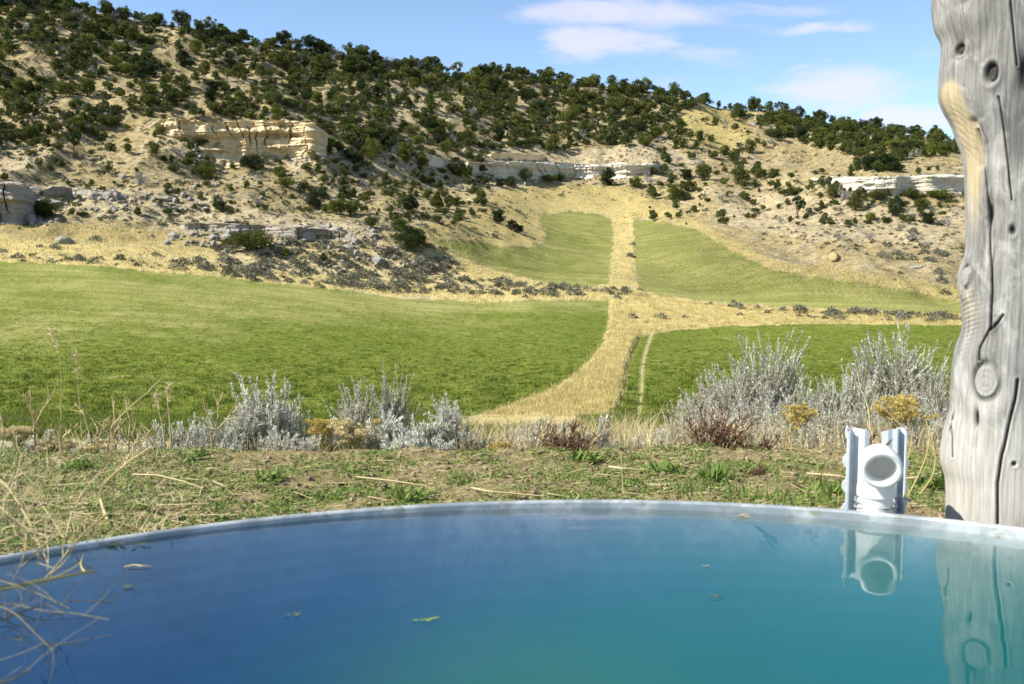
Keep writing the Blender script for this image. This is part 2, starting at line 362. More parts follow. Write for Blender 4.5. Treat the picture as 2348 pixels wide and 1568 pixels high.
tr_pale = np.maximum(tr_pale, .8 * np.exp(-(d3 / 2.5) ** 2) * (rows[:, None] > 120))
# a ditch across the valley at the field edge
ditch = np.exp(-(linedist(PX, PY, [(1290, 662), (1400, 668), (1445, 672), (1490, 680)]) / 5) ** 2) * (rows[:, None] > 100)
tr_dark = np.maximum(tr_dark, .8 * ditch)
GZ -= .18 * tr_dark + .05 * tr_pale - .12 * gm * sm(60, 70, rows)[:, None]
lush = np.zeros_like(GX)                                            # 1 = lush meadow, 0 = mown stubble
lush = np.where(inpoly(PX, PY, FLL), .42 + .5 * sm(730, 880, PY + .05 * PX) , lush)
lush = np.where(inpoly(PX, PY, FLR), .8, lush)
lush = np.where(inpoly(PX, PY, FUL), .26, lush)
lush = np.where(inpoly(PX, PY, FUR), -.14 + .24 * sm(620, 700, PY), lush)
lush = lush - .45 * np.exp(-(linedist(PX, PY, [(1290, 505), (1330, 500)]) / 16) ** 2) - .3 * np.exp(-((PX - 900) / 500) ** 2 - ((PY - 690 ) / 22) ** 2)
lush = np.clip(lush + .22 * fbm(GX / 14, GYY / 5, oct=3, seed=41), 0, 1)
nr, nc = GX.shape
V = np.stack([GX, GYY, GZ], -1).reshape(-1, 3)
i = np.arange(nr - 1)[:, None] * nc + np.arange(nc - 1)[None]
Q = np.stack([i, i + 1, i + nc + 1, i + nc], -1).reshape(-1, 4)
me = mesh('hills', V, Q, smooth=True)
colattr(me, 'zone', np.stack([fm, gm, pm, lush], -1).reshape(-1, 4))
colattr(me, 'track', np.stack([tr_dark, tr_pale, hill, np.ones_like(hill)], -1).reshape(-1, 4))

m = Mat('valley_ground', .95, .1)
_, zf, zg, zp, zl = m.attr('zone'); _, td, tp, zh, _a = m.attr('track')
n_big = m.noise(.09, 5, .6); n_mid = m.noise(.8, 5, .65); n_fine = m.noise(4.5, 4, .7); n_tuft = m.noise(2.2, 4, .6, .5)
n_row = m.noise(1.0, 5, .65, .3, stretch=(.45, 3.2, 1)); n_grain = m.noise(11, 3, .7)
# bare hill: pale soil, dry grass, darker litter
soil = m.ramp(n_mid, (.3, (.27, .20, .10)), (.5, (.47, .375, .20)), (.7, (.60, .50, .31)))
dry = m.ramp(n_mid, (.3, (.22, .165, .075)), (.55, (.44, .35, .165)), (.75, (.57, .475, .25)))
hz = m.mix(m.step(m.math('ADD', n_big, m.math('MULTIPLY', zp, .22)), .46, .62), dry, soil)
pale = m.ramp(n_mid, (.3, (.36, .28, .15)), (.55, (.56, .46, .275)), (.75, (.67, .58, .39)))
hz = m.mix(m.math('MULTIPLY', m.step(m.math('ADD', zp, m.math('MULTIPLY', m.math('SUBTRACT', n_mid, .5), 1.6)), .35, .9), .72), hz, pale)
spots = m.step(m.math('ADD', m.math('MULTIPLY', n_tuft, .7), m.math('MULTIPLY', n_mid, .3)), .455, .36)
hz = m.mix(m.math('MULTIPLY', spots, .8), hz, (.145, .125, .08)); hz = m.mix(m.math('MULTIPLY', m.step(m.noise(.22, 5, .65), .50, .66), .45), hz, (.27, .245, .185))
# golden standing grass
gold = m.ramp(m.math('ADD', m.math('MULTIPLY', n_grain, .55), m.math('MULTIPLY', n_tuft, .45)), (.32, (.30, .22, .07)), (.5, (.47, .37, .14)), (.7, (.62, .53, .27)))
gold = m.mix(m.math('MULTIPLY', m.step(m.noise(.5, 5, .65), .52, .66), .8), gold, (.30, .26, .13)); gold = m.mix(m.math('MULTIPLY', m.step(m.noise(.28, 5, .65, .5), .56, .68), .6), gold, (.20, .21, .06))
# meadow
g1 = m.ramp(m.math('ADD', m.math('MULTIPLY', n_tuft, .45), m.math('ADD', m.math('MULTIPLY', n_row, .2), m.math('MULTIPLY', n_grain, .35))), (.34, (.034, .062, .007)), (.45, (.085, .120, .013)), (.55, (.15, .172, .024)), (.66, (.30, .275, .085)))
n_str = m.noise(1.0, 4, .6, .2, stretch=(.05, .75, 1)); n_pat = m.noise(.28, 5, .65)
stub = m.ramp(m.math('ADD', m.math('MULTIPLY', n_str, .3), m.math('MULTIPLY', n_grain, .7)), (.36, (.09, .115, .02)), (.47, (.19, .20, .045)), (.58, (.34, .31, .115)), (.75, (.50, .45, .23)))
gf = m.mix(m.step(m.math('ADD', zl, m.math('ADD', m.math('MULTIPLY', m.math('SUBTRACT', n_big, .5), 1.0), m.math('MULTIPLY', m.math('SUBTRACT', n_pat, .5), 1.3))), .12, .78), stub, g1)
gf = m.mix(m.math('MULTIPLY', m.step(n_pat, .60, .74), .55), gf, (.33, .285, .12))
c = m.mix(zg, hz, gold); c = m.mix(zf, c, gf)
c = m.mix(m.math('MULTIPLY', td, m.math('ADD', n_fine, .25, clamp=True)), c, (.10, .085, .04))
c = m.mix(m.math('MULTIPLY', tp, m.math('ADD', n_fine, .3, clamp=True)), c, (.5, .42, .22))
m.col(c)
m.bump(m.math('MULTIPLY', m.math('ADD', m.math('MULTIPLY', n_fine, .6), n_tuft), m.math('ADD', m.math('MULTIPLY', zh, .8), .2)), 1.0, .8)
hills = tag(obj('hills', me, m.m), 'dry hills rising behind the green valley fields', None, None, 'structure')

# look-ups: reading position -> distance, and distance -> point on the terrain
PXs, PYs = proj(GX, GYY, GZ)
cum = np.minimum.accumulate(PYs, axis=0)
def place(dx, dy):
    """first terrain point met by the line of sight at reading position (dx, dy); arrays"""
    dx = np.atleast_1d(np.asarray(dx, float)); dy = np.atleast_1d(np.asarray(dy, float))
    j = np.clip(np.round((dx - cols[0]) / 4.4).astype(int), 0, nc - 1); out = np.zeros((len(dx), 3)); ok = np.zeros(len(dx), bool)
    for q in range(2):                                              # one correction for relief shifting the column
        for c_ in np.unique(j):
            s_ = np.where(j == c_)[0]; r = np.searchsorted(-cum[:, c_], -dy[s_])
            ok[s_] = r < nr - 1; r = np.clip(r, 0, nr - 1); out[s_] = np.stack([GX[r, c_], GYY[r, c_], GZ[r, c_]], -1)
        ex, _y = proj(out[:, 0], out[:, 1], out[:, 2]); j = np.clip(np.round(j + (dx - ex) / 4.4).astype(int), 0, nc - 1)
    return out, ok & (out[:, 1] < 312)
def ground_z(x, y):
    """terrain height at world points"""
    x = np.atleast_1d(x); y = np.atleast_1d(y); r = np.clip(np.searchsorted(rows, y) - 1, 0, nr - 2); out = np.zeros(len(x))
    for k in range(len(x)):
        t = (y[k] - rows[r[k]]) / (rows[r[k] + 1] - rows[r[k]])
        out[k] = (1 - t) * np.interp(x[k], GX[r[k]], GZ[r[k]]) + t * np.interp(x[k], GX[r[k] + 1], GZ[r[k] + 1])
    return out

# ------------------------------------------------------------------ stock tank and its water
TC = np.array([0.1805, 0.7234]); TR = 2.108
def rim_z(x): return .0235 + .0062 * x
th = np.linspace(0, 2 * np.pi, 361)[:-1]
tank = thing('stock_tank', 'round galvanised steel stock tank brim full of murky water', 'tank', (TC[0], TC[1], -.62))
def ring(profile, name, matr, smooth=True):
    """surface of revolution about the tank axis; profile = [(radius, height above rim centre or absolute, follows_rim)]"""
    V = []; n = len(profile)
    for r, z, f in profile:
        x, y = r * np.sin(th), r * np.cos(th)
        V.append(np.stack([x, y, z + f * (rim_z(x + TC[0]) - .012) + .62], -1))
    V = np.concatenate(V); k = len(th); i = np.arange(n - 1)[:, None] * k; j = np.arange(k)[None]; j2 = (j + 1) % k
    Q = np.stack([i + j, i + k + j, i + k + j2, i + j2], -1).reshape(-1, 4)
    return obj(name, mesh(name, V, Q, smooth=smooth), matr, tank)
m = Mat('galvanised_steel', .42, .5); m.b.inputs['Metallic'].default_value = .35
sp = m.noise(60, 3); bl = m.noise(7, 4, .65)
g = m.mix(m.step(bl, .42, .62), (.27, .30, .31), (.46, .48, .48)); g = m.mix(m.step(m.noise(16, 5, .7), .54, .68), g, (.26, .25, .17))
m.col(g); m.bump(sp, .25, .002); m.lk(m.ramp(bl, (.3, (.36,) * 3), (.7, (.6,) * 3)), m.b.inputs['Roughness']); M['galv'] = m.m
R_ = .0098; ph = np.linspace(-.6 * np.pi, 1.15 * np.pi, 15)
ring([(TR + R_ + .001 - R_ * math.cos(p), R_ * math.sin(p), 1) for p in ph], 'rim', M['galv'])
ring([(TR, .002, 1), (TR, -.3, 0), (TR, -.6, 0)], 'inner_wall', M['galv'])
ring([(TR + .004, .002, 1), (TR + .004, -.12, 0), (TR + .012, -.14, 0), (TR + .004, -.16, 0), (TR + .004, -.60, 0)], 'outer_wall', M['galv'])
m = Mat('algae_floor', .9); m.col(m.ramp(m.noise(2.2, 5, .6), (.3, (.05, .10, .045)), (.7, (.22, .27, .12))))
fl = MB(); fl.add(np.concatenate([[[0, 0, .10]], np.stack([TR * np.sin(th), TR * np.cos(th), 0 * th + .10], -1)]), None,
                  [[0, k + 1, (k + 1) % 360 + 1] for k in range(360)])
obj('tank_floor', fl.mesh('tank_floor'), m.m, tank)

# the water: closed body, clear mirror surface by angle, turbid inside
wm = bpy.data.materials.new('water'); wm.use_nodes = True; t = wm.node_tree; t.nodes.clear()
geo = N(t, 'ShaderNodeNewGeometry'); vm = N(t, 'ShaderNodeVectorMath', operation='DOT_PRODUCT')
tcw = N(t, 'ShaderNodeTexCoord'); mpw = N(t, 'ShaderNodeMapping'); mpw.inputs['Scale'].default_value = (1, 1.6, 1)
nzw = N(t, 'ShaderNodeTexNoise'); nzw.inputs['Scale'].default_value = 3.2; nzw.inputs['Detail'].default_value = 2
t.links.new(tcw.outputs['Object'], mpw.inputs[0]); t.links.new(mpw.outputs[0], nzw.inputs['Vector'])
bmp = N(t, 'ShaderNodeBump'); bmp.inputs['Strength'].default_value = .09; bmp.inputs['Distance'].default_value = .008
wv = N(t, 'ShaderNodeTexWave', wave_type='RINGS', rings_direction='SPHERICAL'); wv.inputs['Scale'].default_value = 2.6; wv.inputs['Distortion'].default_value = 2.0
mpv = N(t, 'ShaderNodeMapping'); mpv.inputs['Location'].default_value = (-.25, .6, 0); t.links.new(tcw.outputs['Object'], mpv.inputs[0]); t.links.new(mpv.outputs[0], wv.inputs['Vector'])
t.links.new(wmath(t, 'ADD', nzw.outputs[0], wmath(t, 'MULTIPLY', wv.outputs['Fac'], .22)), bmp.inputs['Height'])
t.links.new(geo.outputs['Incoming'], vm.inputs[0]); t.links.new(bmp.outputs[0], vm.inputs[1])
cosv = wmath(t, 'MINIMUM', wmath(t, 'ABSOLUTE', vm.outputs['Value']), 1.0)
fres = wmath(t, 'ADD', wmath(t, 'MULTIPLY', wmath(t, 'POWER', wmath(t, 'SUBTRACT', 1.0, cosv), 4.4), .98), .02)
tr = N(t, 'ShaderNodeBsdfTransparent'); gl = N(t, 'ShaderNodeBsdfGlossy'); gl.inputs['Roughness'].default_value = .012
t.links.new(bmp.outputs[0], gl.inputs['Normal'])
mx = N(t, 'ShaderNodeMixShader'); t.links.new(fres, mx.inputs[0]); t.links.new(tr.outputs[0], mx.inputs[1]); t.links.new(gl.outputs[0], mx.inputs[2])
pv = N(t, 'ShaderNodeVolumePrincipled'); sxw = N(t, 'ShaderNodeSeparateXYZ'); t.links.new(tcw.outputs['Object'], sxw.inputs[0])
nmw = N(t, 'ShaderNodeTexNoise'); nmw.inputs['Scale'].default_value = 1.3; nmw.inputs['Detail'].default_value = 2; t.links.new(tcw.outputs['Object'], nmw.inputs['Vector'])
shade_grad = N(t, 'ShaderNodeMapRange'); shade_grad.interpolation_type = 'SMOOTHSTEP'; shade_grad.inputs[1].default_value = -1.75; shade_grad.inputs[2].default_value = -.05  # left side's shade and mirrored sky blue painted into volume colour and density
t.links.new(wmath(t, 'ADD', wmath(t, 'ADD', sxw.outputs[0], wmath(t, 'MULTIPLY', sxw.outputs[1], -.45)), wmath(t, 'MULTIPLY', wmath(t, 'SUBTRACT', nmw.outputs[0], .5), 1.3)), shade_grad.inputs[0])
mcw = N(t, 'ShaderNodeMix', data_type='RGBA'); t.links.new(shade_grad.outputs[0], mcw.inputs[0]); mcw.inputs[6].default_value = (.001, .10, .28, 1); mcw.inputs[7].default_value = (.015, .31, .32, 1); vd = N(t, 'ShaderNodeVectorMath', operation='DISTANCE'); t.links.new(tcw.outputs['Object'], vd.inputs[0]); vd.inputs[1].default_value = (-.15, .95, -.15)
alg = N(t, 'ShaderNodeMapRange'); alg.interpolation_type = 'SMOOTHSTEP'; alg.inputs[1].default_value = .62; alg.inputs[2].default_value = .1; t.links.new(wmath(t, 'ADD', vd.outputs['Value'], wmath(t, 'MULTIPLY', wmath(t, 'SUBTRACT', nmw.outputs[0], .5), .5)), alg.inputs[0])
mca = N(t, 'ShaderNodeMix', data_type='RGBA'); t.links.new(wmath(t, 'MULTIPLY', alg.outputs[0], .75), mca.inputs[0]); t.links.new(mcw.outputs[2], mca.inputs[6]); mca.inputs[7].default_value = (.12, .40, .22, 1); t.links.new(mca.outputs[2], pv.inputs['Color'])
t.links.new(wmath(t, 'ADD', wmath(t, 'MULTIPLY', shade_grad.outputs[0], 2.4), 1.4), pv.inputs['Density']); wm.cycles.volume_sampling = 'MULTIPLE_IMPORTANCE' if hasattr(wm.cycles, 'volume_sampling') else None
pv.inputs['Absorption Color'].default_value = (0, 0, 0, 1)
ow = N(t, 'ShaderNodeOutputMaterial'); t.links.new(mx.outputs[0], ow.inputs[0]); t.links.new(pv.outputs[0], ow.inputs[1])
r = TR + .002; ctop = np.stack([r * np.sin(th), r * np.cos(th), 0 * th], -1); wb = MB()
wb.add(np.concatenate([[[0, 0, 0]], ctop]), None, [[0, (k + 1) % 360 + 1, k + 1] for k in range(360)])
wb.add(np.concatenate([ctop, ctop - [0, 0, .56]]), [[k, (k + 1) % 360, (k + 1) % 360 + 360, k + 360] for k in range(360)])
wb.add(np.concatenate([[[0, 0, -.56]], ctop - [0, 0, .56]]), None, [[0, k + 1, (k + 1) % 360 + 1] for k in range(360)])
wme = wb.mesh('water')
import bmesh
bm = bmesh.new(); bm.from_mesh(wme); bmesh.ops.remove_doubles(bm, verts=bm.verts, dist=1e-5); bm.to_mesh(wme); bm.free()
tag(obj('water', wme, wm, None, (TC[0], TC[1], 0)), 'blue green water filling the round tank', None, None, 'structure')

# ------------------------------------------------------------------ the bank round the tank: trodden soil
GB = -.245                                                          # soil level
def bank_z(x, y):
    r = np.hypot(x - TC[0], y - TC[1])
    z = GB + .035 * fbm(x / 1.1, y / 1.1, oct=2, seed=51) + .022 * fbm(x / .16, y / .16, oct=4, seed=52, gain=.62) + .012 * np.abs(fbm(x / .05, y / .05, oct=2, seed=53))
    z = z + .05 * sm(.35, 1, fbm(x / .5, y / .35, oct=2, seed=54)) * sm(4.2, 4.7, y)
    edge = 4.98 + .10 * fbm(x / .7, 0 * x + 3, oct=3, seed=55) - .012 * x
    return z - 1.3 * np.maximum(0, y - edge) ** 1.1 - .0 * r - .02 * (r < TR + .1)
al = np.concatenate([np.linspace(-2.3, -.62, 90)[:-1], np.linspace(-.62, .72, 520), np.linspace(.72, 3.98, 90)[1:]])
rr = np.concatenate([np.linspace(TR + .004, 2.9, 24)[:-1], np.linspace(2.9, 4.7, 190), np.geomspace(4.75, 26, 26)])
A_, R2 = np.meshgrid(al, rr); bx = TC[0] + R2 * np.sin(A_); by = TC[1] + R2 * np.cos(A_)
bz = np.maximum(bank_z(bx, by), -6 - .0 * bx); n2 = len(al); i = np.arange(len(rr) - 1)[:, None] * n2 + np.arange(n2 - 1)[None]
me = mesh('ground', np.stack([bx, by, bz], -1).reshape(-1, 3), np.stack([i, i + n2, i + n2 + 1, i + 1], -1).reshape(-1, 4), smooth=True)
m = Mat('bank_soil', .95, .15); a = m.noise(2.0, 5, .65); b = m.noise(22, 5, .7); c_ = m.noise(90, 3, .7)
s1 = m.ramp(m.math('ADD', m.math('MULTIPLY', b, .7), m.math('MULTIPLY', c_, .3)), (.3, (.115, .085, .038)), (.48, (.25, .195, .09)), (.68, (.42, .345, .185)))
moss = m.ramp(b, (.3, (.07, .09, .02)), (.7, (.2, .22, .06)))
s1 = m.mix(m.math('MULTIPLY', m.step(m.math('ADD', m.math('MULTIPLY', a, .6), m.math('MULTIPLY', b, .4)), .47, .6), .55), s1, moss)
s1 = m.mix(m.step(m.noise(35, 3, .6, 1, stretch=(.35, 1.4, 1)), .66, .72), s1, (.5, .42, .25))
m.col(s1); m.bump(m.math('ADD', b, m.math('MULTIPLY', c_, .5)), 1.0, .03)
tag(obj('ground', me, m.m), 'trodden brown soil bank around the stock tank', None, None, 'structure')

# ------------------------------------------------------------------ weathered post
PA = pt(2315, 1170, 2.80); ax, ay = PA[0], PA[1]
PIX = 2.80 / F * K                                                  # metres per reading unit at the post
fz = 4096 / 2347.
LE = np.array([(3726, -260), (3726, 0), (3735, 77), (3766, 140), (3761, 210), (3752, 309), (3751, 365), (3766, 414), (3801, 477), (3822, 540), (3850, 610), (3857, 687), (3859, 841), (3861, 1000),
    (3851, 1042), (3833, 1091), (3831, 1133), (3843, 1231), (3849, 1308), (3843, 1343), (3819, 1393), (3805, 1477), (3801, 1533), (3801, 1603), (3794, 1673), (3770, 1743), (3756, 1841), (3759, 1884), (3777, 1933), (3780, 2003), (3776, 2180), (3760, 2500)], float) / fz
def zof(y): return HC + ray(2250, y)[1] * 2.76
def perp(x, y):                                                     # distance left of the axis of the line of sight read at (x, y)
    a = ray(x, y)[0]; return (ax - ay * a) / np.sqrt(1 + a * a)
zk = np.array([zof(y) for y in LE[:, 1]]); rk = perp(LE[:, 0], LE[:, 1])
nz_ = 860
zz = np.linspace(-.5, 1.62, nz_); phi = np.concatenate([np.linspace(-.25, np.pi + .1, 460)[:-1], np.linspace(np.pi + .1, 2 * np.pi - .25, 70, endpoint=False)]); nth = len(phi)   # phi = 0 left, pi/2 towards the camera
rl = np.interp(zz, zk[::-1], rk[::-1]); rl = np.convolve(np.pad(rl, 6, mode='edge'), np.ones(13) / 13, 'valid')
Z2, P2 = np.meshgrid(zz, phi, indexing='ij'); base = .158
lob = np.maximum(np.cos(P2), 0) ** 1.3
RR = base + (rl - base)[:, None] * lob + .007 * fbm(np.cos(P2) * 1.6, np.sin(P2) * 1.6, Z2 * 2.2, oct=3, seed=61) * (1 - lob)
RR += .0003 * fbm(np.cos(P2) * 5, np.sin(P2) * 7, Z2 * 1.2, oct=3, seed=62)        # flutes along the grain
RR += .0005 * fbm(np.cos(P2) * 34, np.sin(P2) * 28, Z2 * 3, oct=2, seed=63)
RR0 = RR.copy()
def feat(x, y):                                                     # full resolution photograph position -> (arc position, height)
    x = np.asarray(x, float); y = np.asarray(y, float); pz = HC + ray(x / fz, y / fz)[1] * 2.66; pp = np.atleast_1d(perp(x / fz, y / fz)); out = []
    for p_, z_ in zip(pp, np.atleast_1d(pz)):
        i_ = int(np.clip(np.searchsorted(zz, z_), 0, nz_ - 1)); k_ = np.where((phi > .12) & (phi < np.pi))[0]; out.append(phi[k_[np.argmin(np.abs(RR0[i_, k_] * np.cos(phi[k_]) - p_))]])
    out = np.array(out) * .16
    return (out if x.ndim else float(out[0])), HC + ray(np.asarray(x, float) / fz, np.asarray(y, float) / fz)[1] * 2.66
SS = P2 * .16
colr = np.zeros((nz_, nth, 4)); colr[..., 3] = 1                    # R crack/dark, G bare honey wood, B knot
FP = 2.66 / F / 4                                                   # metres per full resolution pixel
def el(x, y, wx_, wy_):
    s0, z0 = feat(x, y); return np.sqrt(((SS - s0) / (wx_ * FP)) ** 2 + ((Z2 - z0) / (wy_ * FP)) ** 2)
def crack(pts, w, depth):
    s_, z_ = feat([p[0] for p in pts], [p[1] for p in pts]); d = linedist(SS + .002 * fbm(Z2 * 14, SS * 8, oct=2, seed=64), Z2, np.stack([s_, z_], -1)) / (w * FP)
    k = np.exp(-d ** 2); global RR; RR = RR - depth * k; colr[..., 0] = np.maximum(colr[..., 0], sm(.15, .7, k))
    RR += .0015 * np.exp(-((d - 2.6) / 1.3) ** 2)
for x, y, a1, b1, dep in ((3850, 155, 22, 36, .011), (3972, 272, 24, 44, .014), (4100, 285, 22, 75, .014), (3966, 850, 14, 48, .012), (4052, 920, 11, 18, .012), (4057, 1855, 8, 9, .015), (3916, 1685, 9, 38, .012), (3812, 1720, 7, 60, .006)):
    d = el(x, y, a1, b1); RR -= dep * np.exp(-d ** 2); RR += .0018 * np.exp(-((d - 1.8) / .7) ** 2); colr[..., 0] = np.maximum(colr[..., 0], sm(1.25, .55, d))
for x, y, a1, b1, up in ((3868, 1112, 34, 42, .006), (3951, 1535, 50, 68, .006), (3975, 285, 14, 26, .007), (3853, 166, 12, 14, .006)):
    d = el(x, y, a1, b1); RR += up * sm(1.05, .8, d) - .009 * np.exp(-((d - 1.18) / .16) ** 2) * (.35 + .65 * sm(.01, -.02, SS - feat(x, y)[0])) + .006 * np.exp(-((d - 2.0) / .6) ** 2)
    RR += .0005 * np.sin(d * 17 + 2 * fbm(SS * 60, Z2 * 60, oct=2, seed=70)) * (d < 1); colr[..., 2] = np.maximum(colr[..., 2], sm(1.1, .85, d)); colr[..., 0] = np.maximum(colr[..., 0], .9 * np.exp(-((d - 1.15) / .13) ** 2) * (.25 + .75 * sm(.012, -.02, SS - feat(x, y)[0])))
crack([(3905, 500), (3930, 585), (3948, 680), (3958, 780), (3964, 850), (3965, 1000), (3974, 1100), (3972, 1200), (3969, 1310), (3945, 1360), (3930, 1400), (3924, 1450)], 4, .012)
crack([(4016, 1262), (3995, 1295), (3969, 1325)], 4, .010)
crack([(4070, 1520), (4060, 1600), (4040, 1690), (4010, 1820), (3994, 1940), (3993, 2100)], 4.5, .012)
crack([(4000, 380), (4020, 500), (4035, 640), (4050, 800)], 3, .006); crack([(4048, 0), (4060, 130), (4072, 260)], 3, .006)
hs_, hz_ = feat(3880, 420)
crack([(3807, 1665), (3810, 1720), (3814, 1780), (3814, 1860)], 5, .006)
hl = np.stack(feat([3806, 3828, 3858, 3884, 3896, 3896, 3894], [340, 400, 470, 560, 660, 780, 960]), -1)
honey = np.exp(-np.maximum(linedist(SS + .006 * fbm(SS * 20, Z2 * 12, oct=2, seed=67), Z2, hl) - .024, 0) ** 2 / .00016) * sm(feat(3890, 1010)[1], feat(3890, 640)[1], Z2)
honey = np.maximum(honey, .55 * np.exp(-el(3880, 1230, 40, 70) ** 2))
wq = Z2 + .75 * (SS - hs_) + .020 * fbm(SS * 14, Z2 * 10, oct=3, seed=66)
rip = np.exp(-el(3868, 505, 62, 135) ** 4)
fold = np.abs(np.sin(wq * np.pi / .021 + 1.2 * fbm(SS * 8, Z2 * 8, oct=2, seed=68))); gro = np.exp(-(fold / .28) ** 2) * rip * (.4 + .6 * sm(-.3, .3, fbm(SS * 30, Z2 * 30, oct=2, seed=69)))
RR -= .0030 * gro; colr[..., 0] = np.maximum(colr[..., 0], .30 * gro)
RR += .0014 * np.sin((Z2 - .25 * SS) * 2 * np.pi / .013) * np.exp(-el(3880, 1290, 70, 130) ** 2)
RR -= .014 * np.exp(-(linedist(SS, Z2, np.stack(feat([3940, 3900, 3930], [560, 470, 640]), -1)) / .012) ** 2)
colr[..., 1] = np.clip(honey, 0, 1)
td_ = np.array([ax, ay]); td_ = -td_ / np.linalg.norm(td_); lf = np.array([td_[1], -td_[0]])         # towards camera, and left
if lf[0] > 0: lf = -lf
Xp = ax + RR * (np.cos(P2) * lf[0] + np.sin(P2) * td_[0]); Yp = ay + RR * (np.cos(P2) * lf[1] + np.sin(P2) * td_[1])
Vp = np.stack([Xp - ax, Yp - ay, Z2 + .5], -1).reshape(-1, 3)
i = np.arange(nz_ - 1)[:, None] * nth; j = np.arange(nth)[None]; j2 = (j + 1) % nth
Qp = np.stack([i + j, i + nth + j, i + nth + j2, i + j2], -1).reshape(-1, 4)
topc = len(Vp); Vp = np.concatenate([Vp, [[0, 0, 2.125]]]); tb = (nz_ - 1) * nth
me = mesh('wooden_post', Vp, Qp, [[topc, tb + k2, tb + (k2 + 1) % nth] for k2 in range(nth)], smooth=True)
colattr(me, 'wear', np.concatenate([colr.reshape(-1, 4), [[0, 0, 0, 1]]]))
colattr(me, 'grain', np.concatenate([np.stack([SS, Z2, RR, 1 + 0 * SS], -1).reshape(-1, 4), [[0, 1.6, 0, 1]]]))
m = Mat('weathered_wood', .85, .2); gv = m.t.nodes.new('ShaderNodeAttribute'); gv.attribute_name = 'grain'; gv = gv.outputs['Vector']
_, w0, w1, w2, _a = m.attr('wear')
gr = m.noise(1, 7, .7, .25, vec=gv, stretch=(170, 5.0, 0)); gr2 = m.noise(1, 6, .72, .15, vec=gv, stretch=(70, 2.2, 0)); bl = m.noise(1, 6, .68, .9, vec=gv, stretch=(16, 8, 0)); bl2 = m.noise(1, 5, .65, .6, vec=gv, stretch=(11, 3.2, 3)); fl_ = m.noise(1, 2, .6, vec=gv, stretch=(240, 130, 0))
c = m.ramp(gr, (.30, (.10, .095, .085)), (.45, (.175, .167, .150)), (.58, (.235, .225, .203)), (.72, (.33, .315, .28)))
dk = m.ramp(gr, (.3, (.045, .044, .042)), (.7, (.125, .121, .112)))
c = m.mix(m.math('MULTIPLY', m.step(gr2, .50, .64), .6), c, dk)
c = m.mix(m.math('MULTIPLY', m.step(bl2, .50, .64), .7), c, dk)
c = m.mix(m.math('MULTIPLY', m.step(bl, .46, .68), .75), c, m.ramp(gr, (.3, (.27, .258, .235)), (.7, (.46, .445, .41))))
sx_ = m.t.nodes.new('ShaderNodeSeparateXYZ'); m.lk(gv, sx_.inputs[0])
ylow = m.math('MULTIPLY', m.step(sx_.outputs[1], .50, .10), .75)
c = m.mix(ylow, c, m.ramp(m.math('ADD', m.math('MULTIPLY', gr, .6), m.math('MULTIPLY', gr2, .4)), (.34, (.24, .205, .15)), (.48, (.37, .348, .30)), (.66, (.54, .52, .465))))
c = m.mix(m.math('MULTIPLY', w1, .85), c, m.ramp(gr, (.3, (.28, .21, .11)), (.55, (.42, .34, .20)), (.8, (.53, .45, .30))))
c = m.mix(m.math('MULTIPLY', w2, .35), c, m.ramp(fl_, (.3, (.2, .19, .17)), (.7, (.42, .40, .36))))
c = m.mix(m.math('MULTIPLY', m.step(fl_, .70, .76), .6), c, (.34, .33, .31))
c = m.mix(m.math('MULTIPLY', w0, .93), c, (.022, .018, .014))
m.col(c); m.bump(m.math('ADD', gr, m.math('MULTIPLY', gr2, .6)), .7, .003)
tag(obj('wooden_post', me, m.m, None, (ax, ay, -.5)), 'thick weathered grey timber post with knots and cracks behind the tank', 'post')

# ------------------------------------------------------------------ painted steel post (two rails) with the pipe wired to it
sc_ = 2.86 / F * K                                                  # metres per reading unit at the steel post
s0 = pt(2007, 1100, 2.86); zt = pt(2007, 984, 2.86)[2]
m = Mat('white_paint_on_steel', .4, .45); a = m.noise(14, 5, .65); b = m.noise(40, 4, .6)
edge = m.t.nodes.new('ShaderNodeAttribute'); edge.attribute_name = 'wear'; ew = edge.outputs['Fac']
c = m.mix(m.step(m.math('ADD', m.math('MULTIPLY', a, .6), m.math('MULTIPLY', ew, 1.0)), .60, .68), m.ramp(b, (.3, (.46, .50, .53)), (.7, (.64, .67, .69))), m.ramp(b, (.35, (.10, .035, .012)), (.65, (.33, .15, .05))))
m.col(c); M['paint'] = m.m
mp_ = Mat('white_pvc', .35, .5); mp_.leafy(mp_.mix(mp_.math('MULTIPLY', mp_.step(mp_.noise(18, 5, .7), .52, .75), .5), (.84, .84, .81), (.55, .50, .40)), .3); M['pvc'] = mp_.m
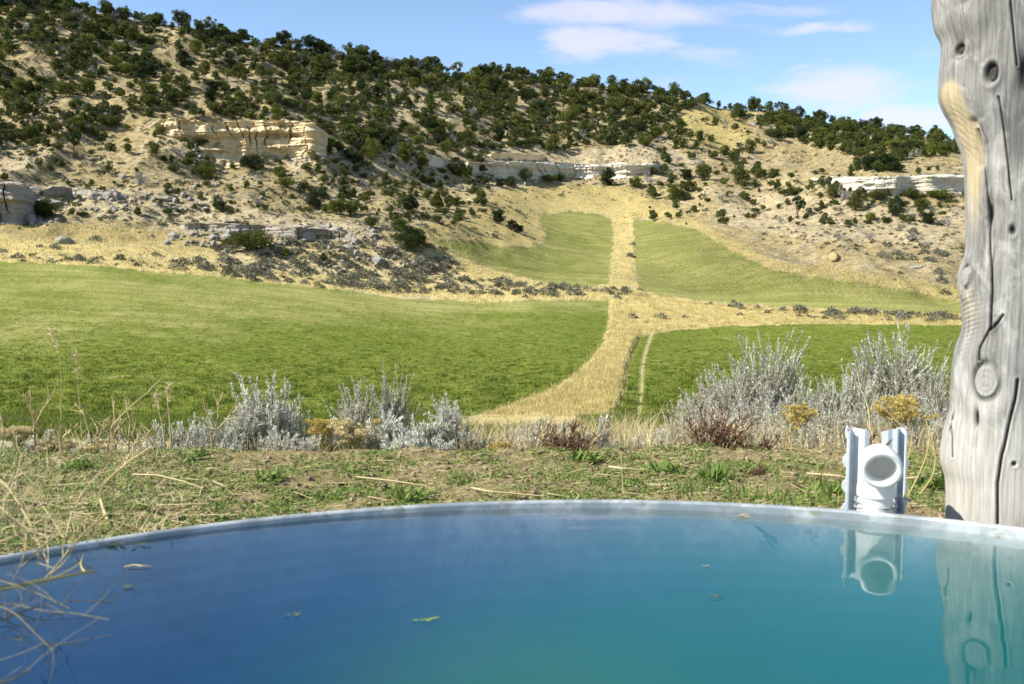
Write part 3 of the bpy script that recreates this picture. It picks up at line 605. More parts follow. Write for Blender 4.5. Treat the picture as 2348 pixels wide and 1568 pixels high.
def rail(px, prof, top, lugs, name, label, cat):
    """upright of folded plate: prof = [(x right, y away)] in reading units, extruded upwards; lugs = [(side x, z down)]"""
    o = thing(name, label, cat, (s0[0] + (px - 2007) * sc_, s0[1], GB - .1)); H = zt - GB + .1
    P = np.array(prof, float) * sc_; nz = 40; hs = np.linspace(0, H, nz); n = len(P); tk = .0045
    d = np.gradient(P, axis=0); nrm = unit(np.stack([d[:, 1], -d[:, 0]], -1))
    mb = MB(); Vf = []
    for q, off in ((0, 0.), (1, tk)):
        for h_ in hs:
            hh = np.full(n, h_)
            if h_ == hs[-1]: hh = h_ + .0012 * np.sin(np.arange(n) * 2.3 + top)
            Vf.append(np.stack([P[:, 0] - nrm[:, 0] * off, P[:, 1] - nrm[:, 1] * off, hh], -1))
    Vf = np.array(Vf).reshape(2, nz, n, 3); idx = np.arange(2 * nz * n).reshape(2, nz, n); Qs = []
    for q in (0, 1):
        A = idx[q]; Qs.append(np.stack([A[:-1, :-1], A[:-1, 1:], A[1:, 1:], A[1:, :-1]], -1).reshape(-1, 4))
    for A, B in ((idx[0][:, 0], idx[1][:, 0]), (idx[0][:, -1], idx[1][:, -1]), (idx[0][-1], idx[1][-1])):
        Qs.append(np.stack([A[:-1], A[1:], B[1:], B[:-1]], -1))
    me = mesh('plate', Vf.reshape(-1, 3), np.concatenate(Qs)); wv_ = np.zeros((2, nz, n)); wv_[:, -1] = .30; wv_[:, -3:-1] = .10; wv_[:, :, 0] += .12; wv_[:, :, -1] += .16
    for (zr, ci, am) in top_rust[name + str(px)]: wv_[:, int(nz * zr), ci] += am
    colattr(me, 'wear', np.repeat(wv_.reshape(-1, 1), 4, 1)); obj('plate', me, M['paint'], o)
    for lx, lz, s in lugs:
        mb = MB(); w = 9 * sc_; hh = 17 * sc_
        z0 = H - lz * sc_; x0 = lx * sc_
        Pn = np.array([(0, -hh), (s * w * .55, -hh * .75), (s * w, -hh * .2), (s * w, hh * .25), (s * w * .5, hh * .8), (0, hh)])
        A = np.stack([x0 + Pn[:, 0], 0 * Pn[:, 0] + .002, z0 + Pn[:, 1]], -1); B = A + [0, .006, 0]
        mb.add(np.concatenate([A, B]), [[k, k + 1, k + 7, k + 6] for k in range(5)] + [[0, 1, 2, 3], [0, 3, 4, 5], [6, 9, 8, 7], [6, 11, 10, 9]])
        lm = mb.mesh('lug'); colattr(lm, 'wear', np.tile([.12, .12, .12, 1], (12, 1))); obj('lug', lm, M['paint'], o)
    return o
top_rust = {'steel_upright1964': [(.90, 5, .3)], 'steel_upright2048': [(.92, 1, .45), (.93, 2, .3), (.86, 0, .5), (.855, 1, .5), (.84, 1, .3)]}
rail(1964, [(-25, 0), (-19, 0), (-17, 16), (-10, 26), (-2, 26), (3, 16), (5, 0), (14, -2), (25, 0)], 0, [(-24, 75, -1), (-24, 134, -1), (-24, 190, -1), (-24, 8, -.5)], 'steel_upright', 'white painted steel upright with a dark folded channel and rusty top edge', 'steel post')
rail(2048, [(-29, 0), (-16, -2), (-5, 0), (6, -2), (11, 2), (14, 16), (20, 24), (25, 16), (26, 0)], 1, [(26, 10, 1), (26, 80, 1), (26, 138, 1), (26, 172, 1)], 'steel_upright', 'white painted steel upright with brown rust patches, beside the grey timber post', 'steel post')

pc = pt(2009, 1100, 2.775); mc = pt(2021, 1078, 2.672)
po = thing('water_pipe', 'short white plastic pipe with an elbow opening towards the water', 'pipe', (pc[0], pc[1], GB - .05))
def sweep(path, R1, R0, k=40):
    """tube with wall: outer radius R1, inner R0"""
    P = np.array(path); n = len(P); d = np.gradient(P, axis=0); d = unit(d); ref = unit(np.cross(d[0], d[-1]) + 1e-6)
    a = np.repeat(ref[None], n, 0); b = np.cross(d, a); t_ = np.arange(k) * 2 * np.pi / k; mb = MB(); vs = []
    for R in (R1, R0):
        R = np.broadcast_to(R, (n,)); vs.append((P[:, None] + R[:, None, None] * (np.cos(t_)[None, :, None] * a[:, None] + np.sin(t_)[None, :, None] * b[:, None])).reshape(-1, 3))
    i = np.arange(n - 1)[:, None] * k; j = np.arange(k)[None]; j2 = (j + 1) % k
    q1 = np.stack([i + j, i + j2, i + k + j2, i + k + j], -1).reshape(-1, 4); q2 = q1[:, ::-1] + n * k; e = (n - 1) * k
    lip = np.stack([e + j[0], e + j2[0], n * k + e + j2[0], n * k + e + j[0]], -1)
    mb.add(np.concatenate(vs), np.concatenate([q1, q2, lip])); return mb
zc = mc[2] + .012
dv = unit(np.array([mc[0] - pc[0], mc[1] - pc[1], -.022])); arc = []
O = np.array([0, 0, zc - GB + .05]); rad = .052
lowend = .052 - GB + .05
for f_ in np.linspace(lowend, O[2] - rad, 6): arc.append((0, 0, f_))
hd = unit(np.array([dv[0], dv[1], 0]))
for a1 in np.linspace(0, math.radians(96), 14)[1:]:
    arc.append(tuple(np.array([0, 0, O[2] - rad]) + hd * rad * (1 - math.cos(a1)) + np.array([0, 0, rad * math.sin(a1)])))
last = np.array(arc[-1]); end = mc - pc; end = np.array([end[0], end[1], mc[2] - GB + .05])
for f_ in (.35, .7, 1.0): arc.append(tuple(last + (end - last) * f_))
arc = np.array(arc); ro = np.full(len(arc), .0505); ro[-3:] = .0555; ro[:3] = .0525
sw = sweep(arc, ro, ro - np.where(np.arange(len(arc)) > len(arc) - 4, .015, .0085)); sw.mesh
obj('elbow', sw.mesh('elbow', True), M['pvc'], po)
low = MB(); low.tube([(0, 0, 0), (0, 0, .1), (0, 0, lowend + .004)], .0455, 40); obj('pipe_stem', low.mesh('pipe_stem', True), M['pvc'], po)
wire = MB(); t_ = np.linspace(.4 * np.pi, 3.3 * np.pi, 90)
wire.tube(np.stack([.055 * np.cos(t_) + .006, .062 * np.sin(t_) + .018, .008 * t_ / np.pi + .004 * np.sin(t_ * 1.7) + .0], -1), .0032, 6)
wire.tube([(.06, .02, .03), (.085, .0, .034), (.095, -.01, .026)], .003, 6)
tag(obj('binding_wire', wire.mesh('binding_wire', True), M['galv'], None, (pc[0], pc[1], .008)), 'twisted galvanised wire tying the white pipe to its steel uprights', 'wire')

# ------------------------------------------------------------------ junipers, dead trees and scrub of the hills
def limb(mb, p0, p1, r0, r1, k=4, sag=.06, n=5, r=rng):
    t_ = np.linspace(0, 1, n)[:, None]; P = p0 + (p1 - p0) * t_ + np.sin(t_ * np.pi) * r.normal(size=3) * sag * np.linalg.norm(p1 - p0)
    mb.tube(P, np.linspace(r0, r1, n), k); return P
FORMS = {'rounded': (44, .43, .42, .50, .09, .16), 'spreading': (40, .48, .34, .46, .09, .15), 'upright': (34, .29, .45, .52, .08, .15), 'ragged': (17, .40, .30, .66, .07, .14), 'lobed': (26, .40, .40, .52, .10, .19), 'conical': (40, .35, .46, .47, .07, .14)}
def juniper(form, seed, nleaf, size):
    r = np.random.default_rng(seed); n, rx, rz, cz, c0, c1 = FORMS[form]
    cc = unit(r.normal(size=(n, 3))) * (r.random((n, 1)) ** .38) * [rx, rx, rz]
    if form == 'conical': cc[:, :2] *= (1.25 - 1.0 * (cc[:, 2:] / rz * .5 + .5))
    if form in ('rounded', 'spreading'): cc[:, 2] = np.where(cc[:, 2] < -.2 * rz, cc[:, 2] * .8, cc[:, 2])
    cc[:, 2] += cz; cc[:, :2] += r.normal(size=2) * .04
    cr = r.uniform(c0, c1, n); cr *= np.clip(1.15 - .5 * np.maximum(cc[:, 2] - .55, 0), .6, 1.2)
    cc[:, 2] = np.maximum(cc[:, 2], cr * .62)
    mb = MB()
    for c0_, rad in zip(cc, cr):
        d = rdir(nleaf, r); d[:, 2] = d[:, 2] * .85 + .12; d = unit(d)
        lump = 1 + .22 * fbm(d[:, 0] * 3 + c0_[0] * 9, d[:, 1] * 3, d[:, 2] * 3, oct=2, seed=seed)
        P = c0_ + d * (rad * (.55 + .5 * r.random((nleaf, 1)) ** .6) * lump[:, None])
        nrm = unit(d + .75 * r.normal(size=d.shape)); up = unit(d * .8 + [0, 0, .7] + .5 * r.normal(size=d.shape)); side = unit(np.cross(nrm, up))
        L = size * r.uniform(.7, 1.5, (nleaf, 1)); mb.diamonds(P - up * L * .5, up * L, side * L * .36)
    crown = mb.mesh('crown_' + form); tb = MB()
    lean = r.normal(size=3) * [.05, .05, 0]; top = np.array([0, 0, .62]) + lean
    limb(tb, np.array([0, 0, -.10]), top, .035, .014, 5, .05, 7, r)
    for c0_ in cc[r.permutation(n)[:7]]:
        limb(tb, np.array([0, 0, r.uniform(.1, .4)]) + lean * .5, c0_, .016, .005, 4, .08, 5, r)
    return crown, tb.mesh('trunk_' + form)
def branchy(seed, spread=.55, twig=3, h=1.0, r0=.035, nmain=4):
    r = np.random.default_rng(seed); mb = MB()
    def grow(p, d, L, rad, lev):
        q = p + d * L; limb(mb, p, q, rad, rad * .6, 3 if lev else 4, .10, 5 if lev < 2 else 3, r)
        if lev >= twig: return
        for k in range(3 + (lev > 0)):
            s_ = p + (q - p) * r.uniform(.35, 1.0); nd = unit(d + r.normal(size=3) * spread * 1.1 + [0, 0, .18]); grow(s_, nd, L * r.uniform(.5, .78), rad * .55, lev + 1)
    for k in range(nmain): grow(np.array([0, 0, -.05]), unit(np.array([r.normal() * spread, r.normal() * spread, 1.0])), h * r.uniform(.34, .5), r0, 0)
    return mb.mesh('branches')
JF = {f: [juniper(f, 100 + 7 * k + i, 105, .046) for k in range(2)] for i, f in enumerate(FORMS)}
JB = {f: juniper(f, 300 + i, 240, .030) for i, f in enumerate(('rounded', 'spreading', 'upright', 'lobed'))}
DEAD = [branchy(500 + k, .6, 3) for k in range(4)]
JLOW = [juniper(f, 700 + i, 26, .085)[0] for i, f in enumerate(('rounded', 'upright', 'lobed', 'spreading', 'ragged'))]

def tree(p, w, h, form, label, group=None, big=False, name='juniper_tree'):
    """w, h in reading units at the distance of p"""
    k = K * p[1] / F; o = thing(name, label, 'tree', tuple(p - [0, 0, .05 * h * k]), rng.uniform(0, 6.28), (1, 1, 1), group)
    cm, tm = JB[form] if big else JF[form][rng.integers(2)]
    wd = w * k / (.98 if form != 'upright' and form != 'conical' else .72); ht = h * k
    for nm, mm, mt in (('trunk', tm, M['bark']), ('crown', cm, M['juniper'])):
        c = obj(nm, mm, mt, o); c.scale = (wd, wd, ht)
    return o
def deadtree(p, w, h, label, group=None):
    k = K * p[1] / F; o = obj('dead_tree', DEAD[rng.integers(4)], M['deadwood'], None, tuple(p)); o.scale = (w * k * .9, w * k * .9, h * k); o.rotation_euler = (0, 0, rng.uniform(0, 6.28))
    return tag(o, label, 'dead tree', group)
SOLO = [  # x, base y, width, height, form, label
 (469, 411, 51, 40, 'rounded', 'round juniper on open slope below the left end of the tan cliff'), (578, 394, 55, 40, 'rounded', 'round juniper right under the middle of the tan cliff'),
 (108, 500, 62, 44, 'rounded', 'dark round juniper tucked against the big grey outcrop'), (508, 490, 27, 27, 'rounded', 'small lone juniper ball on the stony slope above the ledge of blocks'),
 (349, 360, 38, 34, 'lobed', 'lobed juniper on pale slope left of the tan cliff'), (168, 355, 40, 46, 'ragged', 'leaning ragged juniper with a bare trunk on the pale left slope'),
 (363, 309, 36, 28, 'lobed', 'juniper at the very left tip of the tan cliff'), (499, 357, 34, 27, 'rounded', 'low juniper against the foot of the tan cliff'),
 (568, 352, 38, 33, 'ragged', 'umbrella shaped juniper silhouetted on the face of the tan cliff'), (458, 341, 36, 27, 'lobed', 'juniper beside the shaded hollow of the tan cliff'),
 (729, 480, 58, 50, 'lobed', 'tall lobed juniper on the slope above the rock ledge'), (770, 491, 42, 34, 'rounded', 'juniper just right of the tall lobed one above the ledge'),
 (640, 405, 32, 24, 'rounded', 'small juniper on dry slope below the tan cliff, upper of a pair'), (657, 430, 46, 28, 'spreading', 'broad low juniper below the tan cliff, lower of a pair'),
 (698, 443, 38, 32, 'lobed', 'juniper between the broad low pair and the tall lobed one'), (760, 343, 29, 28, 'rounded', 'juniper beside the orange right end of the tan cliff'),
 (787, 408, 34, 30, 'ragged', 'open juniper on the slope below the tan cliff right end'), (428, 381, 28, 20, 'rounded', 'little juniper above the lone round one on the open slope'),
 (68, 210, 21, 22, 'conical', 'tiny cone juniper high on the left slope in a clearing'), (74, 360, 26, 20, 'spreading', 'low juniper on the bare rounded knob'), (188, 496, 24, 13, 'spreading', 'flat juniper cushion beside the boulders above the yellow grass'),
 (856, 371, 46, 52, 'lobed', 'big juniper in the shaded gully right of the tan cliff'), (965, 360, 22, 24, 'conical', 'small cone juniper in the gully mouth'), (1051, 406, 46, 40, 'lobed', 'juniper at the left end of the pale cliff band'),
 (1146, 430, 24, 21, 'rounded', 'juniper below the pale cliff band beside a grey bush'), (1172, 430, 36, 26, 'lobed', 'grey green juniper below the pale cliff band, second from its left end'), (1203, 414, 38, 28, 'lobed', 'juniper pressed against the crumbled part of the pale cliff band'),
 (1261, 419, 32, 20, 'rounded', 'low juniper beneath the broken middle of the pale cliff band'), (1285, 417, 27, 22, 'lobed', 'juniper just right of the broken middle of the pale cliff band'), (1396, 426, 36, 40, 'conical', 'pointed juniper standing before the pale cliff above the grass lane'),
 (1454, 431, 30, 27, 'upright', 'juniper under the right end of the pale cliff band'), (1541, 457, 36, 31, 'conical', 'lone juniper on the dry slope above the mown field'), (941, 483, 36, 34, 'conical', 'juniper on the spur left of a pale pointed one'),
 (1006, 477, 33, 38, 'conical', 'pale pointed juniper on the spur'), (989, 423, 24, 17, 'rounded', 'small juniper on the upper spur'), (811, 454, 22, 22, 'conical', 'small cone juniper on the spur edge above the ledge'),
 (801, 495, 36, 36, 'lobed', 'juniper half hidden behind another on the spur edge'), (919, 531, 38, 31, 'rounded', 'dark juniper directly behind the largest round one on the spur'), (1143, 514, 31, 33, 'rounded', 'upper juniper of three at the tip of the spur'),
 (1172, 529, 25, 25, 'rounded', 'middle juniper of three at the tip of the spur'), (1189, 533, 22, 18, 'rounded', 'smallest juniper at the outermost tip of the spur'), (852, 525, 40, 34, 'lobed', 'juniper with a grey bush at its foot above the spur toe'),
 (1100, 468, 26, 36, 'upright', 'narrow juniper on the spur crest beside the bowl of yellow grass'), (1047, 473, 27, 22, 'rounded', 'round juniper on the spur beside a pale dead branch'), (1523, 352, 13, 16, 'conical', 'tiny cone juniper alone on bare slope above the pale cliff'),
 (1482, 335, 33, 27, 'rounded', 'round juniper at the top of the bare pale slope'), (1396, 334, 22, 27, 'conical', 'cone juniper on the lower edge of the hillside wood'), (980, 506, 14, 13, 'rounded', 'tiny juniper ball on the dry grass of the spur'),
 (938, 577, 78, 58, 'rounded', 'largest round juniper at the toe of the spur'), (578, 576, 104, 54, 'spreading', 'very broad dark juniper spreading below the grey rock ledge'), (658, 589, 20, 18, 'conical', 'little juniper in sagebrush right of the very broad one'),
 (742, 600, 18, 16, 'conical', 'little yellow green juniper among the sagebrush of the toe'), (1572, 412, 30, 23, 'rounded', 'round juniper on the pale slope right of the cliff band'), (1610, 418, 39, 46, 'lobed', 'tall clustered juniper above the mown field'),
 (1699, 426, 44, 54, 'lobed', 'tallest lobed juniper of the right hand slope'), (1743, 412, 29, 26, 'rounded', 'juniper next to the tallest lobed one on its right'), (1777, 407, 27, 20, 'rounded', 'small juniper on the slope before the long cliff'),
 (1577, 440, 36, 29, 'spreading', 'broad juniper low on the pale right slope'), (1815, 449, 27, 22, 'rounded', 'round juniper left of the long cliff on pale ground'), (1880, 482, 19, 20, 'conical', 'small pointed juniper on pale ground below the long cliff'),
 (1959, 484, 44, 46, 'lobed', 'juniper with bare grey lower limbs under the long cliff'), (2010, 459, 40, 26, 'lobed', 'spread juniper at the foot of the long cliff'), (2058, 498, 42, 46, 'lobed', 'tall bushy juniper with a visible trunk below the long cliff'),
 (1996, 507, 22, 22, 'rounded', 'little round juniper below the bushy one with a trunk'), (2128, 514, 33, 29, 'rounded', 'neat round juniper alone near the timber post'), (2111, 478, 33, 23, 'rounded', 'round juniper above the neat lone one'),
 (2092, 456, 46, 24, 'spreading', 'low juniper hedge along the foot of the long cliff, left part'), (2154, 459, 64, 26, 'spreading', 'low juniper hedge along the foot of the long cliff, beside the post'), (1911, 457, 44, 36, 'lobed', 'greyish juniper where the long cliff begins'),
 (2032, 512, 22, 17, 'spreading', 'squat juniper right of the little round one below the long cliff'), (1829, 501, 36, 50, 'ragged', 'half bare juniper with a twisted grey trunk'), (1622, 464, 14, 10, 'rounded', 'tiny juniper tuft low on the pale right slope')]
sp_, ok = place([s_[0] for s_ in SOLO], [s_[1] for s_ in SOLO])
for s_, p in zip(SOLO, sp_):
    bg_ = s_[2] >= 44 and s_[4] in JB
    tree(p, s_[2] * 1.06, s_[3] * 1.08, s_[4], s_[5], None, bg_)
YL = ([-400, 0, 120, 250, 380, 480, 700, 800, 900, 1000, 1070, 1200, 1300, 1450, 1520, 1600, 1750, 1900, 2200, 2700], [345, 345, 330, 295, 268, 272, 290, 335, 365, 392, 345, 345, 350, 340, 330, 365, 398, 396, 388, 380])
SKY_ = (cols, PYs[int(np.searchsorted(rows, 345)) - 60:].min(axis=0)); SKY_ = (cols, PYs[rows < 330].min(axis=0))
CLEAR = [[(880, 190), (960, 170), (985, 240), (930, 300), (880, 270)], [(1560, 255), (1720, 250), (1740, 320), (1660, 350), (1570, 310)], [(350, 70), (420, 60), (400, 140), (350, 150)], [(500, 195), (580, 185), (570, 220)], [(1000, 235), (1065, 230), (1060, 300), (990, 300)],
         [(1800, 340), (1890, 335), (1980, 385), (1850, 400)], [(2080, 320), (2250, 320), (2250, 370), (2100, 365)], [(0, 130), (90, 120), (140, 170), (60, 200)], [(180, 180), (300, 200), (280, 260), (170, 250)]]
WOOD = [([(1745, 235), (1850, 255), (1960, 278), (2080, 302), (2200, 325), (2270, 345), (2140, 364), (2028, 362), (1946, 350), (1877, 333), (1836, 318), (1768, 318)], 3.0), ([(1945, 346), (2070, 350), (2075, 398), (1950, 398)], 1.2)]
def dens(x, y):
    yl = np.interp(x, *YL); ys = np.interp(x, *SKY_); up = y < yl
    d = np.where(up, .42 + .5 * np.exp(-((y - ys) / 45.) ** 2), .0)
    d = np.where(up & (x > 650) & (x < 1550), d * 1.6, d); d = np.where(up & (x > 1720), d * 1.0 * (y < 365 - .05 * (2190 - x)), d); d = np.where(up & (x < 700), d * .8, d)
    d = np.where(~up & (y < 500) & (x < 700), .055, d); d = np.where(~up & (x >= 700) & (x < 1120) & (y < 500 + .06 * (x - 700)) & (y > 330), .24, d)
    d = np.where(~up & (x >= 1480) & (y < 520) & (y > 340), .12, d)
    for P in CLEAR: d = np.where(inpoly(x, y, P), d * .12, d)
    d = d * (1 + .75 * fbm(x / 75, y / 40, oct=2, seed=71))
    d = np.where(up & (x > 1720), d * .45, d)
    for P, v in WOOD: d = np.where(inpoly(x, y, P), v, d)
    return d
cx = rng.uniform(-260, 2520, 26000); cy_ = rng.uniform(-20, 530, 26000)
keep = (rng.random(26000) < dens(cx, cy_)) & (cy_ > np.interp(cx, *SKY_) + 1); cx, cy_ = cx[keep], cy_[keep]
acc = [(s_[0], s_[1] - s_[3] * .3, s_[2] * .5) for s_ in SOLO]; rnd = []
for x, y in zip(cx, cy_):
    far = (.86 if x < 760 else 1) * float(np.interp(x, [0, 700, 1400, 2200], [1.14, 1.06, .98, .95]))
    w = far * float(np.clip(rng.normal(25, 8), 11, 46)); h = w * rng.uniform(.72, 1.12); op = y > np.interp(x, *YL)
    if op: w *= .72; h *= .72
    if y < np.interp(x, *SKY_) + 16: h *= 1.0
    tight = 1.45 if any(inpoly(np.array([x]), np.array([y]), P)[0] for P, v in WOOD) else 1.0
    if not acc or np.all((x - np.array([q[0] for q in acc])) ** 2 + ((y - np.array([q[1] for q in acc])) * 1.7) ** 2 > 1 / tight ** 2 * (.27 * w + .28 * np.array([q[2] for q in acc])) ** 2): acc.append((x, y, w * .78)); rnd.append((x, y, w, h, op))
for x in np.arange(-250, 2500, 26):                                # the ridge line
    xx = x + rng.uniform(-10, 10); w = float(np.interp(x, [0, 2200], [36, 24])) * rng.uniform(.6, 1.25)
    if rng.random() < .82: rnd.append((xx, float(np.interp(xx, *SKY_)) + rng.uniform(1.5, 7), w, w * rng.uniform(.75, 1.15), False))
rp, ok = place([q[0] for q in rnd], [q[1] for q in rnd])
rnd = [(q, p) for q, p, o in zip(rnd, rp, ok) if o]
print('trees', len(rnd), file=__import__('sys').stderr)
NIND = 300 - len(SOLO); inview = [k for k, (q, p) in enumerate(rnd) if 0 < q[0] < 2195 and q[1] > 4]
inview.sort(key=lambda k: -rnd[k][0][2] * rnd[k][0][3]); indiv = set(inview[:NIND])
mass = MB(); lowV = []
for me_ in JLOW:
    v = np.zeros(len(me_.vertices) * 3, np.float32); me_.vertices.foreach_get('co', v); lowV.append(v.reshape(-1, 3))
def zone_of(x, y, op):
    ys = np.interp(x, *SKY_)
    if op: return 'on the open slope left of the spur' if x < 700 else 'dotted over the shaded side of the spur' if x < 1130 else 'on the pale open slope right of the grass lane'
    if y < ys + 26: return 'on the sky line of the high ridge end' if x < 420 else 'on the sky line above the tan cliff' if x < 840 else 'on the sky line above the pale cliff band' if x < 1520 else 'on the sky line where the ridge falls to the post'
    if x < 360: return 'on the high slope at the ridge end'
    if x < 660: return 'on the wooded slope above the tan cliff'
    if x < 1060: return 'in the dark stand filling the gully'
    if x < 1320: return 'in the wood above the crumbled pale cliff'
    if x < 1560: return 'in the wood above the grass lane'
    return 'in the green wood above the long cliff'
fl_ = list(FORMS)
for k, (q, p) in enumerate(rnd):
    x, y, w, h, op = q
    if k in indiv:
        form = fl_[rng.choice(6, p=[.20, .12, .16, .24, .20, .08])]; sz = 'large' if w > 38 else 'middling' if w > 30 else 'small'
        zn = zone_of(x, y, op); an = {'ragged': 'ragged open', 'lobed': 'lobed', 'conical': 'tapering'}.get(form, form)
        tree(p, w, h * (1.12 if form == 'upright' else 1), form, f'{sz} {an} juniper {zn}', f'{sz} {an} junipers {zn}')
    else:
        v = lowV[rng.integers(len(lowV))]; kk_ = K * p[1] / F; a = rng.uniform(0, 6.28); R_m = np.array([[math.cos(a), -math.sin(a), 0], [math.sin(a), math.cos(a), 0], [0, 0, 1]])
        vv = (v * [w * kk_, w * kk_, h * kk_]) @ R_m.T + p - [0, 0, .04 * h * kk_]; mass.add(vv, np.arange(len(vv)).reshape(-1, 4))
tag(obj('juniper_woods', mass.mesh('juniper_woods'), M['juniper_far']), 'smaller junipers filling the wooded hillside', None, None, 'stuff')
print('junipers', len(SOLO), 'random', len(rnd), 'individual', len(indiv))

# bare grey trees among them
DT = [(325, 426, 64, 42, 'twisted dead juniper sprawling on the open slope'), (1484, 420, 26, 34, 'grey bare tree between junipers below the pale cliff end'), (1495, 428, 20, 30, 'second grey bare tree below the pale cliff end'), (1790, 512, 26, 28, 'bare grey shrub on white slope above the yellow grass'), (1922, 548, 30, 26, 'bare grey shrub on yellow slope, leftmost of three'),
      (1990, 552, 36, 26, 'bare grey shrub on yellow slope, middle of three'), (2087, 556, 46, 36, 'largest bare grey shrub on yellow slope near the post'), (2172, 522, 44, 36, 'grey half dead shrub right by the post'), (1930, 462, 44, 44, 'silvery dead juniper at the left end of the long cliff'), (1655, 465, 40, 26, 'dead grey bush low on the right slope'),
      (1050, 472, 36, 18, 'pale fallen dead branch on the spur'), (843, 515, 46, 34, 'grey bare bush on the spur above the rock ledge'), (595, 380, 30, 24, 'bare grey twigs under the tan cliff'), (74, 378, 34, 28, 'grey dead shrub on the bare knob'), (590, 470, 28, 22, 'grey dead shrub above the ledge of blocks'), (1305, 668, 26, 16, 'dead grey weed clump at the field ditch')]
dp, ok = place([d[0] for d in DT], [d[1] for d in DT])
for d, p in zip(DT, dp): deadtree(p, d[2], d[3], d[4])
n = 0
for x, y in zip(rng.uniform(0, 2190, 4000), rng.uniform(10, 470, 4000)):
    if n >= 190: break
    op = y > np.interp(x, *YL)
    if rng.random() > dens(np.array([x]), np.array([y]))[0] * .7 or y < np.interp(x, *SKY_) + 2: continue
    p, o_ = place([x], [y])
    if not o_[0]: continue
    zn = zone_of(x, y, op); far = np.interp(x, [0, 2200], [1.15, .8]); deadtree(p[0], 28 * far * rng.uniform(.7, 1.3), 26 * far * rng.uniform(.7, 1.3), 'bare grey tree ' + zn, 'bare grey trees ' + zn); n += 1

def scrubmesh(seed, nl=70, size=.16):
    r = np.random.default_rng(seed); d = rdir(nl, r); d[:, 2] = np.abs(d[:, 2]); P = d * [.5, .5, .62] * (.55 + .5 * r.random((nl, 1))) + r.normal(size=(nl, 3)) * .05
    up = unit(d + [0, 0, .9] + .5 * r.normal(size=d.shape)); side = unit(np.cross(up, r.normal(size=d.shape))); L = size * r.uniform(.7, 1.6, (nl, 1)); mb = MB(); mb.diamonds(P - up * L * .5, up * L, side * L * .3); return mb.mesh('scrub')
SCB = [scrubmesh(800 + k, 150, .15) for k in range(5)]; SCL = [scrubmesh(820 + k, 40, .26) for k in range(5)]
scV = []
for me_ in SCL:
    v = np.zeros(len(me_.vertices) * 3, np.float32); me_.vertices.foreach_get('co', v); scV.append(v.reshape(-1, 3))
SX = []; 
def sdens(x, y):
    yl = np.interp(x, *YL); d = np.where(y < yl, .55, .7); toe = np.interp(x, [-400, 0, 420, 520, 750, 950, 1100, 1200, 1250, 1430, 1600, 1800, 2000, 2200], [505, 510, 520, 600, 632, 640, 560, 530, 470, 440, 490, 560, 590, 610])
    d = np.where(y > toe, .04, d); d = d * (.5 + 1.1 * sm(-.25, .4, fbm(x / 60, y / 30, oct=3, seed=77)))
    strip = (np.abs(y - np.interp(x, [0, 500, 900, 1250, 1300, 1440], [588, 615, 655, 662, 668, 668])) < 9 + 8 * ((x > 480) & (x < 1290))) & (x < 1440)
    d = np.where(strip, .55 + .5 * ((x > 520) & (x < 1280)), d)
    d = np.where(inpoly(x, y, [(520, 575), (640, 540), (900, 560), (1040, 600), (1060, 640), (760, 628), (540, 598)]), 1.2, d)
    d = np.where(inpoly(x, y, [(1640, 700), (1800, 712), (2200, 722), (2600, 730), (2600, 742), (2040, 738), (1860, 732), (1700, 712)]), .9, d)
    return d
cx = rng.uniform(-300, 2600, 27000); cy_ = rng.uniform(30, 745, 27000); kp = (rng.random(27000) < sdens(cx, cy_)) & (cy_ > np.interp(cx, *SKY_) + 2)
cx, cy_ = cx[kp], cy_[kp]; p_, ok = place(cx, cy_); ok &= ~np.array([any(inpoly(np.array([a]), np.array([b + 2]), P)[0] for P in (FLL, FLR, FUL, FUR)) for a, b in zip(cx, cy_)]); sc = rng.gamma(4, .185, len(cx)) * (.62 + .3 * (cy_ > 560)); 
sc = np.clip(sc, .25, 1.6) * np.interp(p_[:, 1], [110, 200, 300], [1, 1.0, 1.15]); pix = sc * F / K / np.maximum(p_[:, 1], 1)
order = np.argsort(-pix * ((cx > 0) & (cx < 2190)) * (cy_ > 300)); big_ = set(order[:290].tolist()); sb = MB()
def szone(x, y):
    if y > 690: return 'in the dry strip beyond the lower meadow'
    if y > 560 and x < 520: return 'along the dry margin below the boulders'
    if y > 530 and x < 1070: return 'at the stony toe of the spur'
    if y > 600: return 'around the field crossing'
    if x < 420: return 'on the open slope above the boulders'
    if x < 820: return 'on the slope under the tan cliff'
    if x < 1150: return 'over the shaded spur'
    if x < 1520: return 'around the pale cliff band'
    return 'on the pale slope below the long cliff'
for k in range(len(cx)):
    if not ok[k]: continue
    s_ = sc[k]; sq = rng.uniform(.8, 1.3)
    if k in big_:
        o = obj('scrub_bush', SCB[rng.integers(5)], M['scrub'], None, tuple(p_[k] - [0, 0, .06])); o.scale = (s_ * 1.25 * sq, s_ * 1.25 / sq, s_ * .95); o.rotation_euler = (0, 0, rng.uniform(0, 6.28))
        z_ = szone(cx[k], cy_[k]); tag(o, ('large' if s_ > 1.1 else 'small') + ' grey sage bush ' + z_, 'bush', ('large' if s_ > 1.1 else 'small') + ' grey sage bushes ' + z_)
    else:
        v = scV[rng.integers(5)]; a = rng.uniform(0, 6.28); sb.add((v * s_ * [1.15 * sq, 1.15 / sq, .85]) @ np.array([[math.cos(a), math.sin(a), 0], [-math.sin(a), math.cos(a), 0], [0, 0, 1]]) + p_[k] - [0, 0, .04], np.arange(len(v)).reshape(-1, 4))
M['scrubfar'] = leaf_mat('sage_scrub_far', (.06, .064, .036), (.18, .172, .11), .35, .2, 0)
tag(obj('sage_scrub', sb.mesh('sage_scrub'), M['scrubfar']), 'small sage tufts dotted over the hillsides', None, None, 'stuff')

